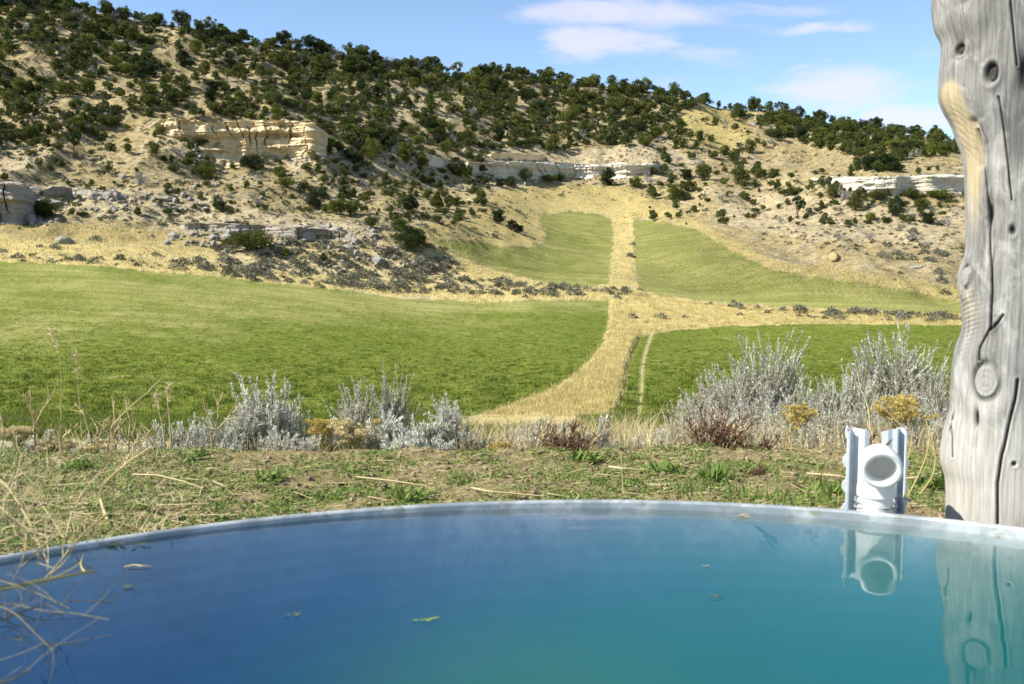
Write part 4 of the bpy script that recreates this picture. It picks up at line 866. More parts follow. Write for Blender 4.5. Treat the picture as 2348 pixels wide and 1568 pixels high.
# ------------------------------------------------------------------ sandstone cliffs and boulders
m = Mat('tan_sandstone', .9, .15)
def rock_mat(name, c1, c2, c3, stain, amt):
    m = Mat(name, .9, .15); st = m.noise(.5, 6, .65, .5, stretch=(.25, .25, 2.6)); bl = m.noise(.35, 5, .6); fi = m.noise(3.5, 5, .7); vs = m.noise(.9, 4, .6, .3, stretch=(1.6, 1.6, .12))
    c = m.ramp(m.math('ADD', m.math('MULTIPLY', st, .55), m.math('MULTIPLY', fi, .45)), (.3, c1), (.5, c2), (.7, c3))
    c = m.mix(m.math('MULTIPLY', m.step(m.math('ADD', m.math('MULTIPLY', bl, .6), m.math('MULTIPLY', vs, .4)), .47, .62), amt), c, stain)
    m.col(c); m.bump(m.math('ADD', st, m.math('MULTIPLY', fi, .6)), .9, .4); return m.m
M['tan'] = rock_mat('tan_sandstone', (.40, .29, .15), (.60, .49, .30), (.70, .60, .42), (.52, .30, .12), .55)
M['pale'] = rock_mat('pale_sandstone', (.38, .34, .27), (.56, .52, .43), (.68, .64, .55), (.58, .46, .26), .35)
M['greyrock'] = rock_mat('grey_sandstone', (.16, .145, .12), (.30, .275, .23), (.44, .405, .345), (.34, .26, .16), .4)
def cliff(name, top, base, depth_add, mat, label, rough=1.4, blk=2.2, seed=90, back=4.0, over=.5):
    top = np.array(top, float); base = np.array(base, float); x = np.arange(base[0, 0], base[-1, 0] + .1, 1.6); n = len(x)
    yb = np.interp(x, base[:, 0], base[:, 1]); yt = np.interp(x, top[:, 0], top[:, 1]); yt = yt + 2.0 * fbm(x / 14, 0 * x + seed, oct=3, seed=seed)
    P, _o = place(x, yb); D = smooth1(P[:, 1], 41) - depth_add; a_, eb = ray(x, yb); at, et = ray(x, yt)
    zb = HC + eb * D; zt = HC + et * D; H = np.maximum(zt - zb, .05); nv = 44; rowsV = []
    hh = np.linspace(-.35, 1, nv)
    for h_ in hh:
        z = zb + h_ * H; X = a_ * D; sx = X / blk + 1.6 * fbm(X / (blk * 3.1), 0 * X + z * .06, oct=3, seed=seed + 9)
        jx = fbm(sx * .35, z * .1, oct=2, seed=seed + 1) * 1.4                       # broad buttresses
        cell = np.floor(sx + .5 * fbm(sx * .6, z * .5, oct=2, seed=seed + 2)); blkn = _h(cell, np.floor(z / 1.5 + cell * .37), 0 * cell, seed + 3) - .5
        stra = fbm(X / 14, z * 1.1, oct=3, seed=seed + 4) * .55; fine = fbm(X / .8, z / .6, oct=3, seed=seed + 5) * .25
        fr = sx + .5 * fbm(sx * .6, z * .5, oct=2, seed=seed + 2); jt = np.exp(-((fr - np.round(fr)) / .07) ** 2) * .55 * sm(-.15, .45, fbm(sx * .8, z * .35, oct=2, seed=seed + 11))
        off = rough * (jx + blkn * .7 * sm(-.3, .4, fbm(sx * .3, z * .12, oct=2, seed=seed + 12)) + stra * 1.5 + fine - jt) + over * max(h_, 0) ** 4 - (1 - min(max(h_, 0), 1)) * .0
        edge = sm(0, 12, np.arange(n)) * sm(0, 12, np.arange(n)[::-1]); off = off * edge - (1 - edge) * 2.5
        Y = D - off; rowsV.append(np.stack([a_ * Y, Y, z], -1))
    tz = rowsV[-1][:, 2]
    for k, f in enumerate(np.linspace(0, 1, 9)[1:]):
        Y = rowsV[nv - 1][:, 1] + f * back; z = tz + .25 * math.sin(f * 3.1) * rough * .6 + .18 * fbm(a_ * D / 1.2, Y / 1.2 + 0 * x, oct=3, seed=seed + 6) - f * f * .7
        rowsV.append(np.stack([a_ * Y, Y, z], -1))
    Vv = np.array(rowsV); r_ = len(rowsV); i = np.arange(r_ - 1)[:, None] * n + np.arange(n - 1)[None]
    me = mesh(name, Vv.reshape(-1, 3), np.stack([i, i + 1, i + n + 1, i + n], -1).reshape(-1, 4))
    return tag(obj(name, me, mat), label, None, None, 'structure')
cliff('sandstone_cliff', [(345, 282), (380, 276), (450, 276), (470, 283), (560, 277), (650, 278), (720, 286), (745, 302), (760, 315)], [(345, 288), (400, 308), (425, 318), (470, 342), (520, 360), (560, 358), (610, 346), (660, 346), (700, 350), (735, 352), (760, 338)], 1.2, M['tan'], 'tan and orange sandstone cliff high on the hillside', 1.7, 2.0, 90, 5, .5)
cliff('sandstone_cliff', [(1060, 372), (1120, 372), (1200, 370), (1300, 373), (1360, 376), (1430, 374), (1520, 376)], [(1060, 388), (1080, 396), (1130, 408), (1200, 412), (1270, 409), (1300, 398), (1380, 405), (1440, 405), (1490, 398), (1520, 388)], .8, M['pale'], 'pale grey sandstone band above the bowl of yellow grass', 1.3, 2.2, 120, 5, .3)
cliff('sandstone_cliff', [(1110, 354), (1160, 350), (1220, 352), (1260, 358)], [(1110, 360), (1160, 364), (1220, 366), (1260, 363)], .6, M['tan'], 'thin yellow ledge of sandstone over the pale band', .5, 1.2, 140, 3, .2)
cliff('sandstone_cliff', [(1850, 408), (1900, 405), (1990, 405), (2100, 403), (2160, 399), (2230, 396), (2330, 396), (2500, 405)], [(1850, 412), (1900, 420), (1950, 442), (2060, 446), (2150, 440), (2230, 438), (2350, 436), (2500, 425)], .8, M['pale'], 'long straight pale sandstone cliff behind the timber post', .7, 3.0, 150, 6, .3)
cliff('sandstone_cliff', [(880, 325), (940, 338), (1000, 360), (1030, 372)], [(880, 340), (920, 356), (980, 378), (1030, 384)], .6, M['pale'], 'shaded grey rock slab in the gully', .5, 1.5, 160, 3, .2)

cliff('rock_ledge', [(405, 520), (440, 511), (520, 513), (600, 516), (660, 520), (720, 524), (780, 530), (810, 540)], [(405, 524), (450, 526), (540, 533), (620, 538), (700, 548), (760, 549), (810, 546)], .5, M['greyrock'], 'low broken grey ledge along the foot of the slope', .9, 1.1, 180, 2.5, .2)
cliff('rock_outcrop', [(-160, 430), (-40, 418), (0, 422), (30, 418), (62, 428), (80, 446), (96, 470)], [(-160, 515), (0, 513), (50, 512), (75, 506), (96, 490)], .8, M['greyrock'], 'jagged grey rock outcrop at the foot of the left slope', 1.5, 1.3, 200, 4, .2)
cliff('rock_ledge', [(80, 442), (120, 428), (180, 432), (250, 436), (290, 446)], [(80, 448), (130, 448), (200, 456), (250, 458), (290, 452)], .4, M['greyrock'], 'low grey ledge behind the row of boulders', .8, 1.0, 190, 2.5, .2)
def boulder(seed, sub=4):
    r = np.random.default_rng(seed); bm = bmesh.new(); bmesh.ops.create_icosphere(bm, subdivisions=sub, radius=1); v = np.array([q.co[:] for q in bm.verts])
    T = np.array([[q.index for q in f.verts] for f in bm.faces]); bm.free()
    for k in range(15):                                             # broken flat faces
        n_ = rdir(1, r)[0]; d = r.uniform(.56, .84); o = v @ n_ - d; v = v - np.maximum(o, 0)[:, None] * n_ * .92
    v = v * (1 + .09 * fbm(v[:, 0] * 1.7 + seed, v[:, 1] * 1.7, v[:, 2] * 1.7, oct=3, seed=seed)[:, None] + .03 * fbm(v[:, 0] * 7, v[:, 1] * 7, v[:, 2] * 7, oct=2, seed=seed)[:, None])
    v = v / np.abs(v).max(0); return mesh('boulder', v, None, T, smooth=False)
BOU = [boulder(900 + k) for k in range(6)]
BL = [(24, 506, 46, 40, 'pale block leaning on the face of the grey outcrop'), (60, 511, 34, 24, 'low block at the foot of the grey outcrop beside the dark juniper'), (20, 437, 60, 22, 'flat grey slab lying on top of the outcrop'), (72, 446, 34, 26, 'grey block right behind the outcrop'),
    (121, 448, 42, 24, 'cream boulder, first in the row beyond the outcrop'), (160, 449, 28, 20, 'squat cream boulder, second in the row beyond the outcrop'), (208, 460, 34, 32, 'tall grey boulder in the middle of the boulder row'), (228, 455, 20, 20, 'small dark boulder leaning on the tall grey one'), (249, 462, 26, 28, 'wedge shaped grey boulder in the row'), (274, 460, 28, 17, 'rounded grey boulder at the row end'), (100, 470, 60, 16, 'flat pale slab below the boulder row'),
    (355, 466, 20, 12, 'small pale boulder right of the row'), (378, 464, 26, 9, 'flat pale stone right of the row'), (434, 462, 16, 10, 'small pale stone on the open slope'), (462, 475, 26, 13, 'grey boulder on the slope above the ledge'), (219, 485, 18, 9, 'pale stone under the boulder row'), (262, 488, 12, 12, 'upright pale stone under the boulder row'),
    (142, 560, 40, 21, 'lone white boulder in the yellow grass'), (393, 554, 13, 9, 'small white stone in the yellow grass'), (348, 545, 9, 6, 'tiny white stone in the yellow grass'), (518, 581, 13, 11, 'white stone beside the very broad juniper'),
    (450, 526, 46, 19, 'long grey block at the start of the rock ledge'), (484, 528, 34, 18, 'cracked grey block, second of the rock ledge'), (541, 533, 66, 22, 'longest pale block of the rock ledge'), (585, 534, 24, 20, 'small block behind the broad juniper'), (620, 537, 34, 26, 'pale block with a rounded top in the ledge'), (668, 542, 28, 28, 'square block of the ledge'), (701, 550, 38, 34, 'biggest upright block of the rock ledge'), (734, 546, 34, 28, 'grey block right of the biggest upright one'), (770, 545, 44, 26, 'wide grey block at the ledge end'), (690, 524, 60, 12, 'pale slab above the ledge'), (740, 526, 44, 12, 'pale slab above the ledge end'), (525, 512, 50, 10, 'flat slab on the slope above the ledge'),
    (816, 590, 20, 20, 'grey boulder among sagebrush at the spur toe'), (800, 575, 26, 14, 'half buried grey boulder at the spur toe'), (846, 600, 18, 10, 'small stone among sagebrush at the spur toe'), (640, 566, 22, 12, 'stone above the sagebrush of the spur toe'),
    (2105, 617, 34, 8, 'flat white rock in the yellow slope by the post'), (2131, 616, 10, 5, 'small white stone beside the flat white rock'), (1942, 572, 22, 5, 'flat white stone above the hay bale'), (1730, 290, 30, 12, 'pale rocks under the ridge wood'), (1360, 424, 14, 6, 'white stone on the yellow bowl'), (500, 337, 22, 12, 'tan block fallen below the cliff'), (758, 352, 24, 16, 'tan boulder at the end of the tan cliff'), (530, 210, 40, 14, 'pale rock outcrop in the slope wood'), (165, 262, 26, 8, 'pale stones high on the left slope')]
bp, ok = place([b[0] for b in BL], [b[1] for b in BL])
for k, (b, p) in enumerate(zip(BL, bp)):
    kk_ = K * p[1] / F; o = obj('boulder', BOU[k % 6], M['greyrock'] if b[4][:3] != 'tan' else M['tan'], None, tuple(p + [0, .25 * b[2] * kk_, b[3] * kk_ * .30])); w = b[2] * kk_ * .55
    if b[4][:3] == 'tan': o.material_slots[0].link = 'OBJECT'; o.material_slots[0].material = M['tan']
    o.scale = (w, w * .8, b[3] * kk_ * .58); o.rotation_euler = (0, 0, rng.uniform(-.4, .4) + (math.pi if k % 2 else 0)); tag(o, b[4], 'boulder')
rx_, ry_ = [], []
for a, b, w_, h_, n_ in ((250, 470, 260, 22, 90), (620, 545, 240, 20, 150), (40, 505, 90, 14, 40), (850, 585, 120, 30, 60), (590, 362, 170, 14, 70), (1250, 420, 260, 10, 70), (420, 430, 300, 40, 60)):
    n_ = int(n_ * 1.9); rx_ += list(a + rng.uniform(-w_, w_, n_)); ry_ += list(b + rng.uniform(-h_, h_, n_))
q_, okq = place(rx_, ry_); bvq = boulder(991, 1); v = np.zeros(len(bvq.vertices) * 3, np.float32); bvq.vertices.foreach_get('co', v); v = v.reshape(-1, 3); bt = np.array([list(p.vertices) for p in bvq.polygons]); q_ = q_[okq]
sc = np.minimum(rng.gamma(1.5, .13, len(q_)), .8); Vr = (v[None] * sc[:, None, None] * rng.uniform(.6, 1.3, (len(q_), 1, 3)) + q_[:, None] + [0, 0, .05]).reshape(-1, 3)
tag(obj('rubble', mesh('rubble', Vr, None, (bt[None] + np.arange(len(q_))[:, None, None] * len(v)).reshape(-1, 3)), M['greyrock']), 'broken stones strewn below the ledges and cliffs', None, None, 'stuff')
# hay bale on the far slope, and a thin stake at the field margin
hp, _o = place([1911], [601]); hb = MB(); t_ = np.linspace(0, 2 * np.pi, 41)[:-1]; rs = .62; V_ = []
for yy_, rr_ in ((-.55, .0), (-.57, .3), (-.55, .57), (-.5, rs), (-.3, rs * 1.01), (0, rs), (.3, rs * 1.01), (.5, rs), (.55, .57), (.55, 0)):
    V_.append(np.stack([0 * t_ + yy_, rr_ * np.cos(t_) * (1 + .02 * np.sin(t_ * 7)), rr_ * np.sin(t_) * (1 + .02 * np.sin(t_ * 9))], -1))
V_ = np.array(V_); i = np.arange(9)[:, None] * 40; j = np.arange(40)[None]; j2 = (j + 1) % 40
hb.add(V_.reshape(-1, 3), np.stack([i + j, i + 40 + j, i + 40 + j2, i + j2], -1).reshape(-1, 4))
m = Mat('hay', .9, .1); m.col(m.ramp(m.noise(9, 4, .7, stretch=(1, .4, .4)), (.3, (.24, .18, .08)), (.7, (.48, .40, .21)))); m.bump(m.noise(14, 3), .8, .05)
hayo = obj('hay_bale', hb.mesh('hay_bale', True), m.m, None, tuple(hp[0] + [0, 0, .56])); hayo.rotation_euler = (0, 0, .9); tag(hayo, 'round hay bale lying alone in the yellow grass', 'hay bale')
fp, _o = place([686], [632]); mb = MB(); mb.tube([(0, 0, -.2), (.01, 0, .6), (0, 0, 1.25)], .03, 6); mb.box((0, 0, 1.26), (.03, .03, .015)); tag(obj('fence_stake', mb.mesh('fence_stake'), M['deadwood'], None, tuple(fp[0])), 'thin wooden stake at the margin of the meadow below the spur', 'stake')

# ------------------------------------------------------------------ grass standing in the meadow and the dry lane
def scatter(n, box, test):
    x = rng.uniform(box[0], box[1], n); y = rng.uniform(box[2], box[3], n); k = test(x, y); p, ok = place(x[k], y[k]); ok &= p[:, 1] > 50; return p[ok], x[k][ok], y[k][ok]
def grass(name, P, hgt, wid, per, spread, lean, mat, label):
    n = len(P) * per; B = np.repeat(P, per, 0) + rng.normal(size=(n, 3)) * [spread, spread, 0]; B[:, 2] -= .02
    hh = np.repeat(hgt, per)[:, None] * rng.uniform(.55, 1.15, (n, 1)); a = rng.uniform(0, 6.28, n); Ld = np.stack([np.cos(a), np.sin(a), 0 * a], -1) * hh * lean * rng.uniform(.2, 1.2, (n, 1)) + [.05, 0, 0] * hh
    b = rng.uniform(-.9, .9, n); Wd = np.stack([np.cos(b), np.sin(b), 0 * b], -1) * (np.repeat(wid, per) if np.ndim(wid) else wid)[..., None] * rng.uniform(.6, 1.3, (n, 1)) if np.ndim(wid) else np.stack([np.cos(b), np.sin(b), 0 * b], -1) * wid * rng.uniform(.6, 1.3, (n, 1))
    mb = MB(); mb.blades(B, np.concatenate([0 * hh, 0 * hh, hh], 1), Ld, Wd); return tag(obj(name, mb.mesh(name), mat), label, None, None, 'stuff')
P1, x1, y1 = scatter(30000, (-120, 2420, 690, 1010), lambda x, y: (inpoly(x, y, FLL) | inpoly(x, y, FLR)) & (rng.random(len(x)) < .25 + .75 * sm(700, 900, y)) & (rng.random(len(x)) < .35 + 1.5 * sm(-.2, .5, fbm(x / 28, y / 12, oct=3, seed=81))) & (np.minimum(linedist(x, y, T1), linedist(x, y, T2)) > 6))
grass('meadow_grass', P1, .10 + .14 * sm(720, 930, y1) * rng.uniform(.5, 1.2, len(P1)), .020, 9, .16, .8, M['fieldg'], 'green tufts of the meadow')
xq = rng.uniform(-120, 2420, 16000); Yq = rng.uniform(11, 53, 16000); aq = (xq * K - 512) / F / math.cos(PITCH) * Yq; kq = ~inpoly(xq, 0 * xq + 970, [(1040, 900), (1330, 900), (1330, 1010), (1040, 1010)]) | (Yq < 20)
Pq = np.stack([aq, Yq, ground_z(aq, Yq)], -1)[kq]; grass('meadow_grass', Pq, rng.uniform(.10, .24, len(Pq)), .012, 7, .12, .8, M['fieldg'], 'rough green grass on the slope below the bank')
P1, x1, y1 = scatter(22000, (1000, 2420, 668, 1010), lambda x, y: inpoly(x, y, GOLD[0]))
grass('lane_grass', P1, rng.uniform(.22, .45, len(P1)), .015, 10, .25, .7, M['gold'], 'tall golden grass on the lane between the meadows')
P1, x1, y1 = scatter(16000, (-120, 2420, 430, 700), lambda x, y: (inpoly(x, y, GOLD[1]) | inpoly(x, y, GOLD[2]) | inpoly(x, y, GOLD[3]) | inpoly(x, y, GOLD[4]) | inpoly(x, y, GOLD[5])))
grass('margin_grass', P1, rng.uniform(.2, .45, len(P1)), .04, 4, .35, .5, M['paleg'], 'dry yellow grass along the field margins')

# ------------------------------------------------------------------ plants at the brow of the bank
def base_at(dx, Y):
    a = (dx * K - 512) / F / math.cos(PITCH); X = a * Y
    z = float(bank_z(np.array([X]), np.array([Y]))[0]); tz = float(ground_z([X], [Y])[0]); return np.array([X, Y, max(z, tz)])
def stem_path(b, d, L, bend, n, r):
    t_ = np.linspace(0, 1, n)[:, None]; s = r.normal(size=3) * bend * [1, 1, .3]
    return b + d * L * t_ + s * L * t_ ** 2 + np.array([0, 0, .12]) * L * bend * t_ ** 2
def sage(seed, H, Wd, ns, nl, leaf, kind):
    """sagebrush: many upright stems set with narrow silver leaves; kind 'spike' carries seed spikes"""
    r = np.random.default_rng(seed); sm_ = MB(); lf = MB()
    for k in range(ns):
        ang = r.uniform(0, 6.28); rad = r.random() ** .6; b = np.array([math.cos(ang) * .5 * Wd * rad, math.sin(ang) * .35 * Wd * rad, -.03])
        d = unit(np.array([math.cos(ang) * rad * Wd * .8, math.sin(ang) * rad * Wd * .7, H])); L = H * r.uniform(.62, 1.06) * (1.08 - .30 * rad ** 2) / max(d[2], .45)
        P = stem_path(b, d, L, .10, 9, r); sm_.tube(P, np.linspace(.0045, .0012, 9) * (1 + H), 3)
        shoots = [(P, .30, 1.0, nl)]
        for q in range(r.integers(1, 4)):                           # side shoots
            f = r.uniform(.35, .8); p0 = P[int(f * 8)]; P2 = stem_path(p0, unit(d + r.normal(size=3) * .42 + [0, 0, .25]), L * r.uniform(.18, .38), .08, 5, r); sm_.tube(P2, np.linspace(.0022, .0009, 5), 3); shoots.append((P2, .05, .9, nl // 3))
        for P_, f0, f1, n in shoots:
            u = f0 + (f1 - f0) * r.random(n) ** .8 * 1.0; idx = u * (len(P_) - 1); i0 = np.clip(idx.astype(int), 0, len(P_) - 2); B = P_[i0] + (P_[i0 + 1] - P_[i0]) * (idx - i0)[:, None]
            ax_ = unit(P_[i0 + 1] - P_[i0]); out = unit(np.cross(ax_, rdir(n, r))); op = r.uniform(.35, .95, (n, 1)) if kind != 'spike' else r.uniform(.15, .6, (n, 1))
            Lf = leaf * r.uniform(.6, 1.25, (n, 1)) * (1.1 - .45 * u[:, None]); D = unit(ax_ + out * op * 1.2) * Lf; sd = unit(np.cross(D, out + .6 * rdir(n, r))) * Lf * (.12 if kind != 'spike' else .2)
            lf.diamonds(B, D, sd)
    return lf.mesh('foliage'), sm_.mesh('stems')
def put(name, parts, label, cat, p, rz=None, sc=(1, 1, 1), group=None):
    o = thing(name, label, cat, tuple(p), rng.uniform(0, 6.28) if rz is None else rz, sc, group)
    for nm, mm, mt in parts: obj(nm, mm, mt, o)
    return o
SAGES = [(395, 960, 5.3, 40, 14, 56, .03, 'leaf', 'wispy grey sagebrush around the foot of the upright pair of straws'), (765, 975, 5.4, 46, 16, 60, .032, 'leaf', 'silver sagebrush showing between the yellow and the cream flower heads'), (455, 935, 5.45, 34, 12, 56, .03, 'leaf', 'wispy silver sagebrush behind the upright pair of straws'), (520, 985, 5.12, 44, 16, 56, .03, 'leaf', 'low front silver sagebrush left of the tallest one'), (640, 975, 5.12, 50, 18, 60, .032, 'leaf', 'low front silver sagebrush at the foot of the tallest one'), (700, 985, 5.1, 34, 12, 56, .03, 'leaf', 'low front silver sagebrush just left of the flower heads'), (910, 990, 5.08, 44, 16, 60, .034, 'leaf', 'low front silver sagebrush right of the flower heads'),
 (330, 985, 5.3, 40, 12, 44, .028, 'leaf', 'pale small sagebrush before the wide armed dry stalk'), (85, 985, 5.3, 36, 10, 44, .028, 'leaf', 'pale small sagebrush beside the brown headed rabbitbrush'),
 (1128, 1000, 5.3, 34, 12, 50, .03, 'leaf', 'low grey sagebrush beside the low olive yellow rabbitbrush'), (1180, 960, 5.9, 40, 14, 50, .03, 'leaf', 'grey sagebrush standing farther back in golden grass'), (1335, 985, 5.5, 36, 14, 50, .03, 'leaf', 'grey sagebrush right behind the smaller red weed'), (1450, 985, 5.3, 34, 12, 50, .03, 'leaf', 'low pale sagebrush right of the knee high one'), (1525, 985, 5.35, 40, 16, 54, .03, 'leaf', 'low pale sagebrush left of the thicket start'), (1575, 1000, 5.2, 34, 14, 54, .03, 'leaf', 'low pale sagebrush left of the large red weed'),
 (1640, 935, 6.0, 56, 30, 70, .03, 'leaf', 'silver sagebrush just behind the large red weed'), (1890, 860, 7.3, 44, 26, 90, .028, 'leaf', 'silver sagebrush in the notch between the two tallest ones'), (2190, 900, 6.4, 40, 24, 70, .03, 'leaf', 'silver sagebrush half hidden by the timber post'), (1790, 880, 6.8, 50, 30, 80, .03, 'leaf', 'silver sagebrush on the near side of the tall dark hearted one'), (2080, 880, 6.6, 60, 34, 80, .03, 'leaf', 'silver sagebrush in front of the great rounded one'),  # x, top y, distance, half width, stems, leaves per stem, leaf length, kind, label
 (612, 862, 5.35, 62, 30, 70, .034, 'leaf', 'tallest silver sagebrush left of the cream flower heads'), (556, 905, 5.30, 40, 16, 60, .032, 'leaf', 'silver sagebrush shoot cluster on the left flank of the tallest one'), (668, 900, 5.45, 42, 16, 60, .032, 'leaf', 'silver sagebrush between the tallest one and the cream flower heads'),
 (495, 960, 5.25, 46, 16, 54, .028, 'leaf', 'low silver sagebrush beside two upright straws'), (440, 992, 5.2, 34, 12, 46, .026, 'leaf', 'small grey sagebrush at the edge of bare soil'), (722, 950, 5.55, 40, 14, 50, .03, 'leaf', 'silver sagebrush behind the cream flower heads'),
 (836, 866, 5.7, 58, 26, 80, .022, 'spike', 'tall sagebrush with upright seed spikes behind the flower heads'), (905, 850, 5.75, 34, 22, 90, .02, 'spike', 'dark green spiked sagebrush standing highest in the middle'), (788, 890, 5.65, 30, 14, 70, .022, 'spike', 'thin spiked sagebrush at the left of the spiked pair'),
 (880, 940, 5.3, 48, 20, 70, .036, 'leaf', 'bright silver sagebrush before the dark spiked one'), (950, 960, 5.25, 58, 26, 74, .036, 'leaf', 'broad bright silver sagebrush in the middle of the row'), (1030, 905, 5.35, 36, 16, 74, .036, 'leaf', 'pointed bright silver sagebrush with one tall shoot'), (1075, 965, 5.3, 36, 14, 60, .032, 'leaf', 'silver sagebrush at the end of the row beside golden grass'),
 (985, 990, 5.1, 46, 18, 64, .034, 'leaf', 'low front silver sagebrush under the pointed one'), (1250, 945, 5.5, 44, 18, 56, .03, 'leaf', 'grey sagebrush behind the smaller red weed'), (1386, 950, 5.25, 16, 7, 60, .034, 'leaf', 'slim single sagebrush shoot right of the smaller red weed'), (1405, 1000, 5.2, 26, 9, 50, .03, 'leaf', 'knee high sagebrush beside the slim shoot'),
 (1215, 975, 5.35, 30, 10, 50, .03, 'leaf', 'thin grey sagebrush among golden grass'), (20, 1000, 5.1, 40, 12, 40, .026, 'leaf', 'pale small sagebrush at the picture edge'), (165, 990, 5.3, 46, 14, 44, .026, 'leaf', 'pale small sagebrush below the tall grass stem'), (255, 985, 5.35, 36, 12, 44, .026, 'leaf', 'pale small sagebrush among dry mustard stalks'),
 (1742, 772, 7.6, 74, 60, 150, .032, 'spike', 'tall dark hearted sagebrush rising over the right thicket'), (1655, 845, 7.2, 70, 46, 80, .026, 'leaf', 'silver sagebrush sloping down from the tall dark hearted one'), (1590, 905, 6.7, 50, 34, 70, .026, 'leaf', 'silver sagebrush at the near end of the thicket'), (1800, 835, 7.5, 34, 20, 70, .026, 'spike', 'thin leaning sagebrush right of the tall dark hearted one'),
 (2055, 765, 7.6, 104, 84, 150, .032, 'spike', 'great rounded sagebrush beside the timber post'), (1955, 835, 7.1, 56, 40, 130, .03, 'spike', 'spiked sagebrush on the left shoulder of the great rounded one'), (2150, 845, 7.0, 62, 44, 80, .026, 'leaf', 'silver sagebrush touching the timber post'), (1850, 885, 7.0, 66, 44, 130, .03, 'spike', 'low spiked sagebrush in the dip of the thicket'),
 (1700, 905, 6.3, 66, 40, 70, .028, 'leaf', 'pale sagebrush below the tall dark hearted one'), (1800, 925, 6.1, 60, 36, 70, .028, 'leaf', 'pale sagebrush left of the bright yellow blooms'), (1905, 915, 6.0, 60, 38, 70, .028, 'leaf', 'pale sagebrush right of the bright yellow blooms'), (2000, 925, 5.9, 56, 34, 70, .028, 'leaf', 'pale sagebrush left of the golden flower heads'),
 (1560, 965, 5.7, 46, 22, 56, .028, 'leaf', 'thin pale sagebrush at the start of the thicket'), (1745, 965, 5.6, 56, 26, 60, .028, 'leaf', 'low pale sagebrush behind the large red weed'), (1860, 970, 5.5, 56, 26, 60, .028, 'leaf', 'low pale sagebrush behind the steel uprights, farther left one'), (1960, 985, 5.4, 46, 20, 56, .028, 'leaf', 'low pale sagebrush just left of the steel uprights'), (2110, 960, 5.5, 56, 28, 60, .03, 'leaf', 'low pale sagebrush between steel uprights and timber post'), (1480, 975, 5.6, 34, 14, 50, .028, 'leaf', 'sparse grey sagebrush in pale grass right of the slim shoot')]
for k, (x, yt, Y, hw, ns, nl, lfl, kind, lab) in enumerate(SAGES):
    b = base_at(x, Y); top = pt(x, yt, Y)[2]; H = max(top - b[2], .12); Wd = 1.15 * hw * K * Y / F
    f_, s_ = sage(2000 + k, H, Wd, int(ns * 1.5), nl, lfl, kind); put('sagebrush', (('foliage', f_, M['sagedull'] if kind == 'spike' else M['sage']), ('stems', s_, M['sagewood'])), lab, 'sagebrush', b, 0)

def rabbit(seed, H, Wd, ns, fl_size):
    """rabbitbrush: thin upright stems with flat clusters of small flower heads"""
    r = np.random.default_rng(seed); st = MB(); lf = MB(); fw = MB()
    for k in range(ns):
        ang = r.uniform(0, 6.28); rad = r.random() ** .5; d = unit(np.array([math.cos(ang) * rad * Wd * .9, math.sin(ang) * rad * Wd * .9, H])); L = H * r.uniform(.7, 1.02) / max(d[2], .4) * (1 - .12 * rad)
        P = stem_path(np.array([0, 0, -.03]) + .05 * Wd * r.normal(size=3) * [1, 1, 0], d, L, .08, 7, r); st.tube(P, np.linspace(.004, .0015, 7), 3)
        n = 26; u = r.uniform(.2, .95, n); B = P[(u * 6).astype(int)]; ax_ = unit(P[-1] - P[0]); D = unit(ax_ + .7 * rdir(n, r)) * r.uniform(.02, .04, (n, 1)); lf.diamonds(B, D, unit(np.cross(D, rdir(n, r))) * .0016)
        for q in range(r.integers(3, 7)):
            c = P[-1] + r.normal(size=3) * [fl_size, fl_size, fl_size * .4]; n = 46; dd = rdir(n, r); dd[:, 2] = np.abs(dd[:, 2]) * .8; C_ = c + dd * fl_size * r.uniform(.35, .8, (n, 1)); D = unit(dd + [0, 0, .8] + .4 * rdir(n, r)) * r.uniform(.006, .012, (n, 1)); fw.diamonds(C_, D, unit(np.cross(D, rdir(n, r))) * .003)
            st.tube(np.stack([P[-2], c]), [.0012, .001], 3)
    return fw.mesh('flowers'), lf.mesh('foliage'), st.mesh('stems')
for k, (x, yt, Y, hw, ns, fs, fm_, lab) in enumerate([(795, 950, 5.15, 62, 30, .022, 'seed', 'rabbitbrush with cream dried flower heads in the sagebrush row'), (738, 938, 5.3, 34, 16, .020, 'flower', 'rabbitbrush with yellow flower heads left of the cream one'), (858, 925, 5.25, 10, 1, .014, 'flower', 'single yellow rabbitbrush bloom among silver leaves'),
    (35, 962, 4.95, 26, 9, .022, 'seed', 'brown headed rabbitbrush at the picture edge'), (115, 1003, 5.0, 48, 14, .020, 'seed', 'low rabbitbrush with tan flower heads beneath the tall grass stem'), (205, 1005, 5.0, 30, 9, .018, 'seed', 'small tan headed rabbitbrush among dry mustard stalks'), (1150, 1008, 5.15, 36, 14, .016, 'flower', 'low olive yellow rabbitbrush between silver sage and the smaller red weed'),
    (1838, 920, 5.7, 40, 20, .020, 'flower', 'rabbitbrush with bright yellow blooms in the right thicket'), (2070, 895, 5.6, 62, 34, .022, 'flower', 'rabbitbrush with golden flower heads above the steel uprights'), (1690, 955, 5.5, 40, 12, .018, 'seed', 'faded rabbitbrush behind the large red weed')]):
    b = base_at(x, Y); H = max(pt(x, yt, Y)[2] - b[2], .1); a1, a2, a3 = rabbit(2300 + k, H, hw * K * Y / F, ns, fs)
    put('rabbitbrush', (('flowers', a1, M[fm_]), ('foliage', a2, M['weed']), ('stems', a3, M['straw'])), lab, 'rabbitbrush', b, 0)

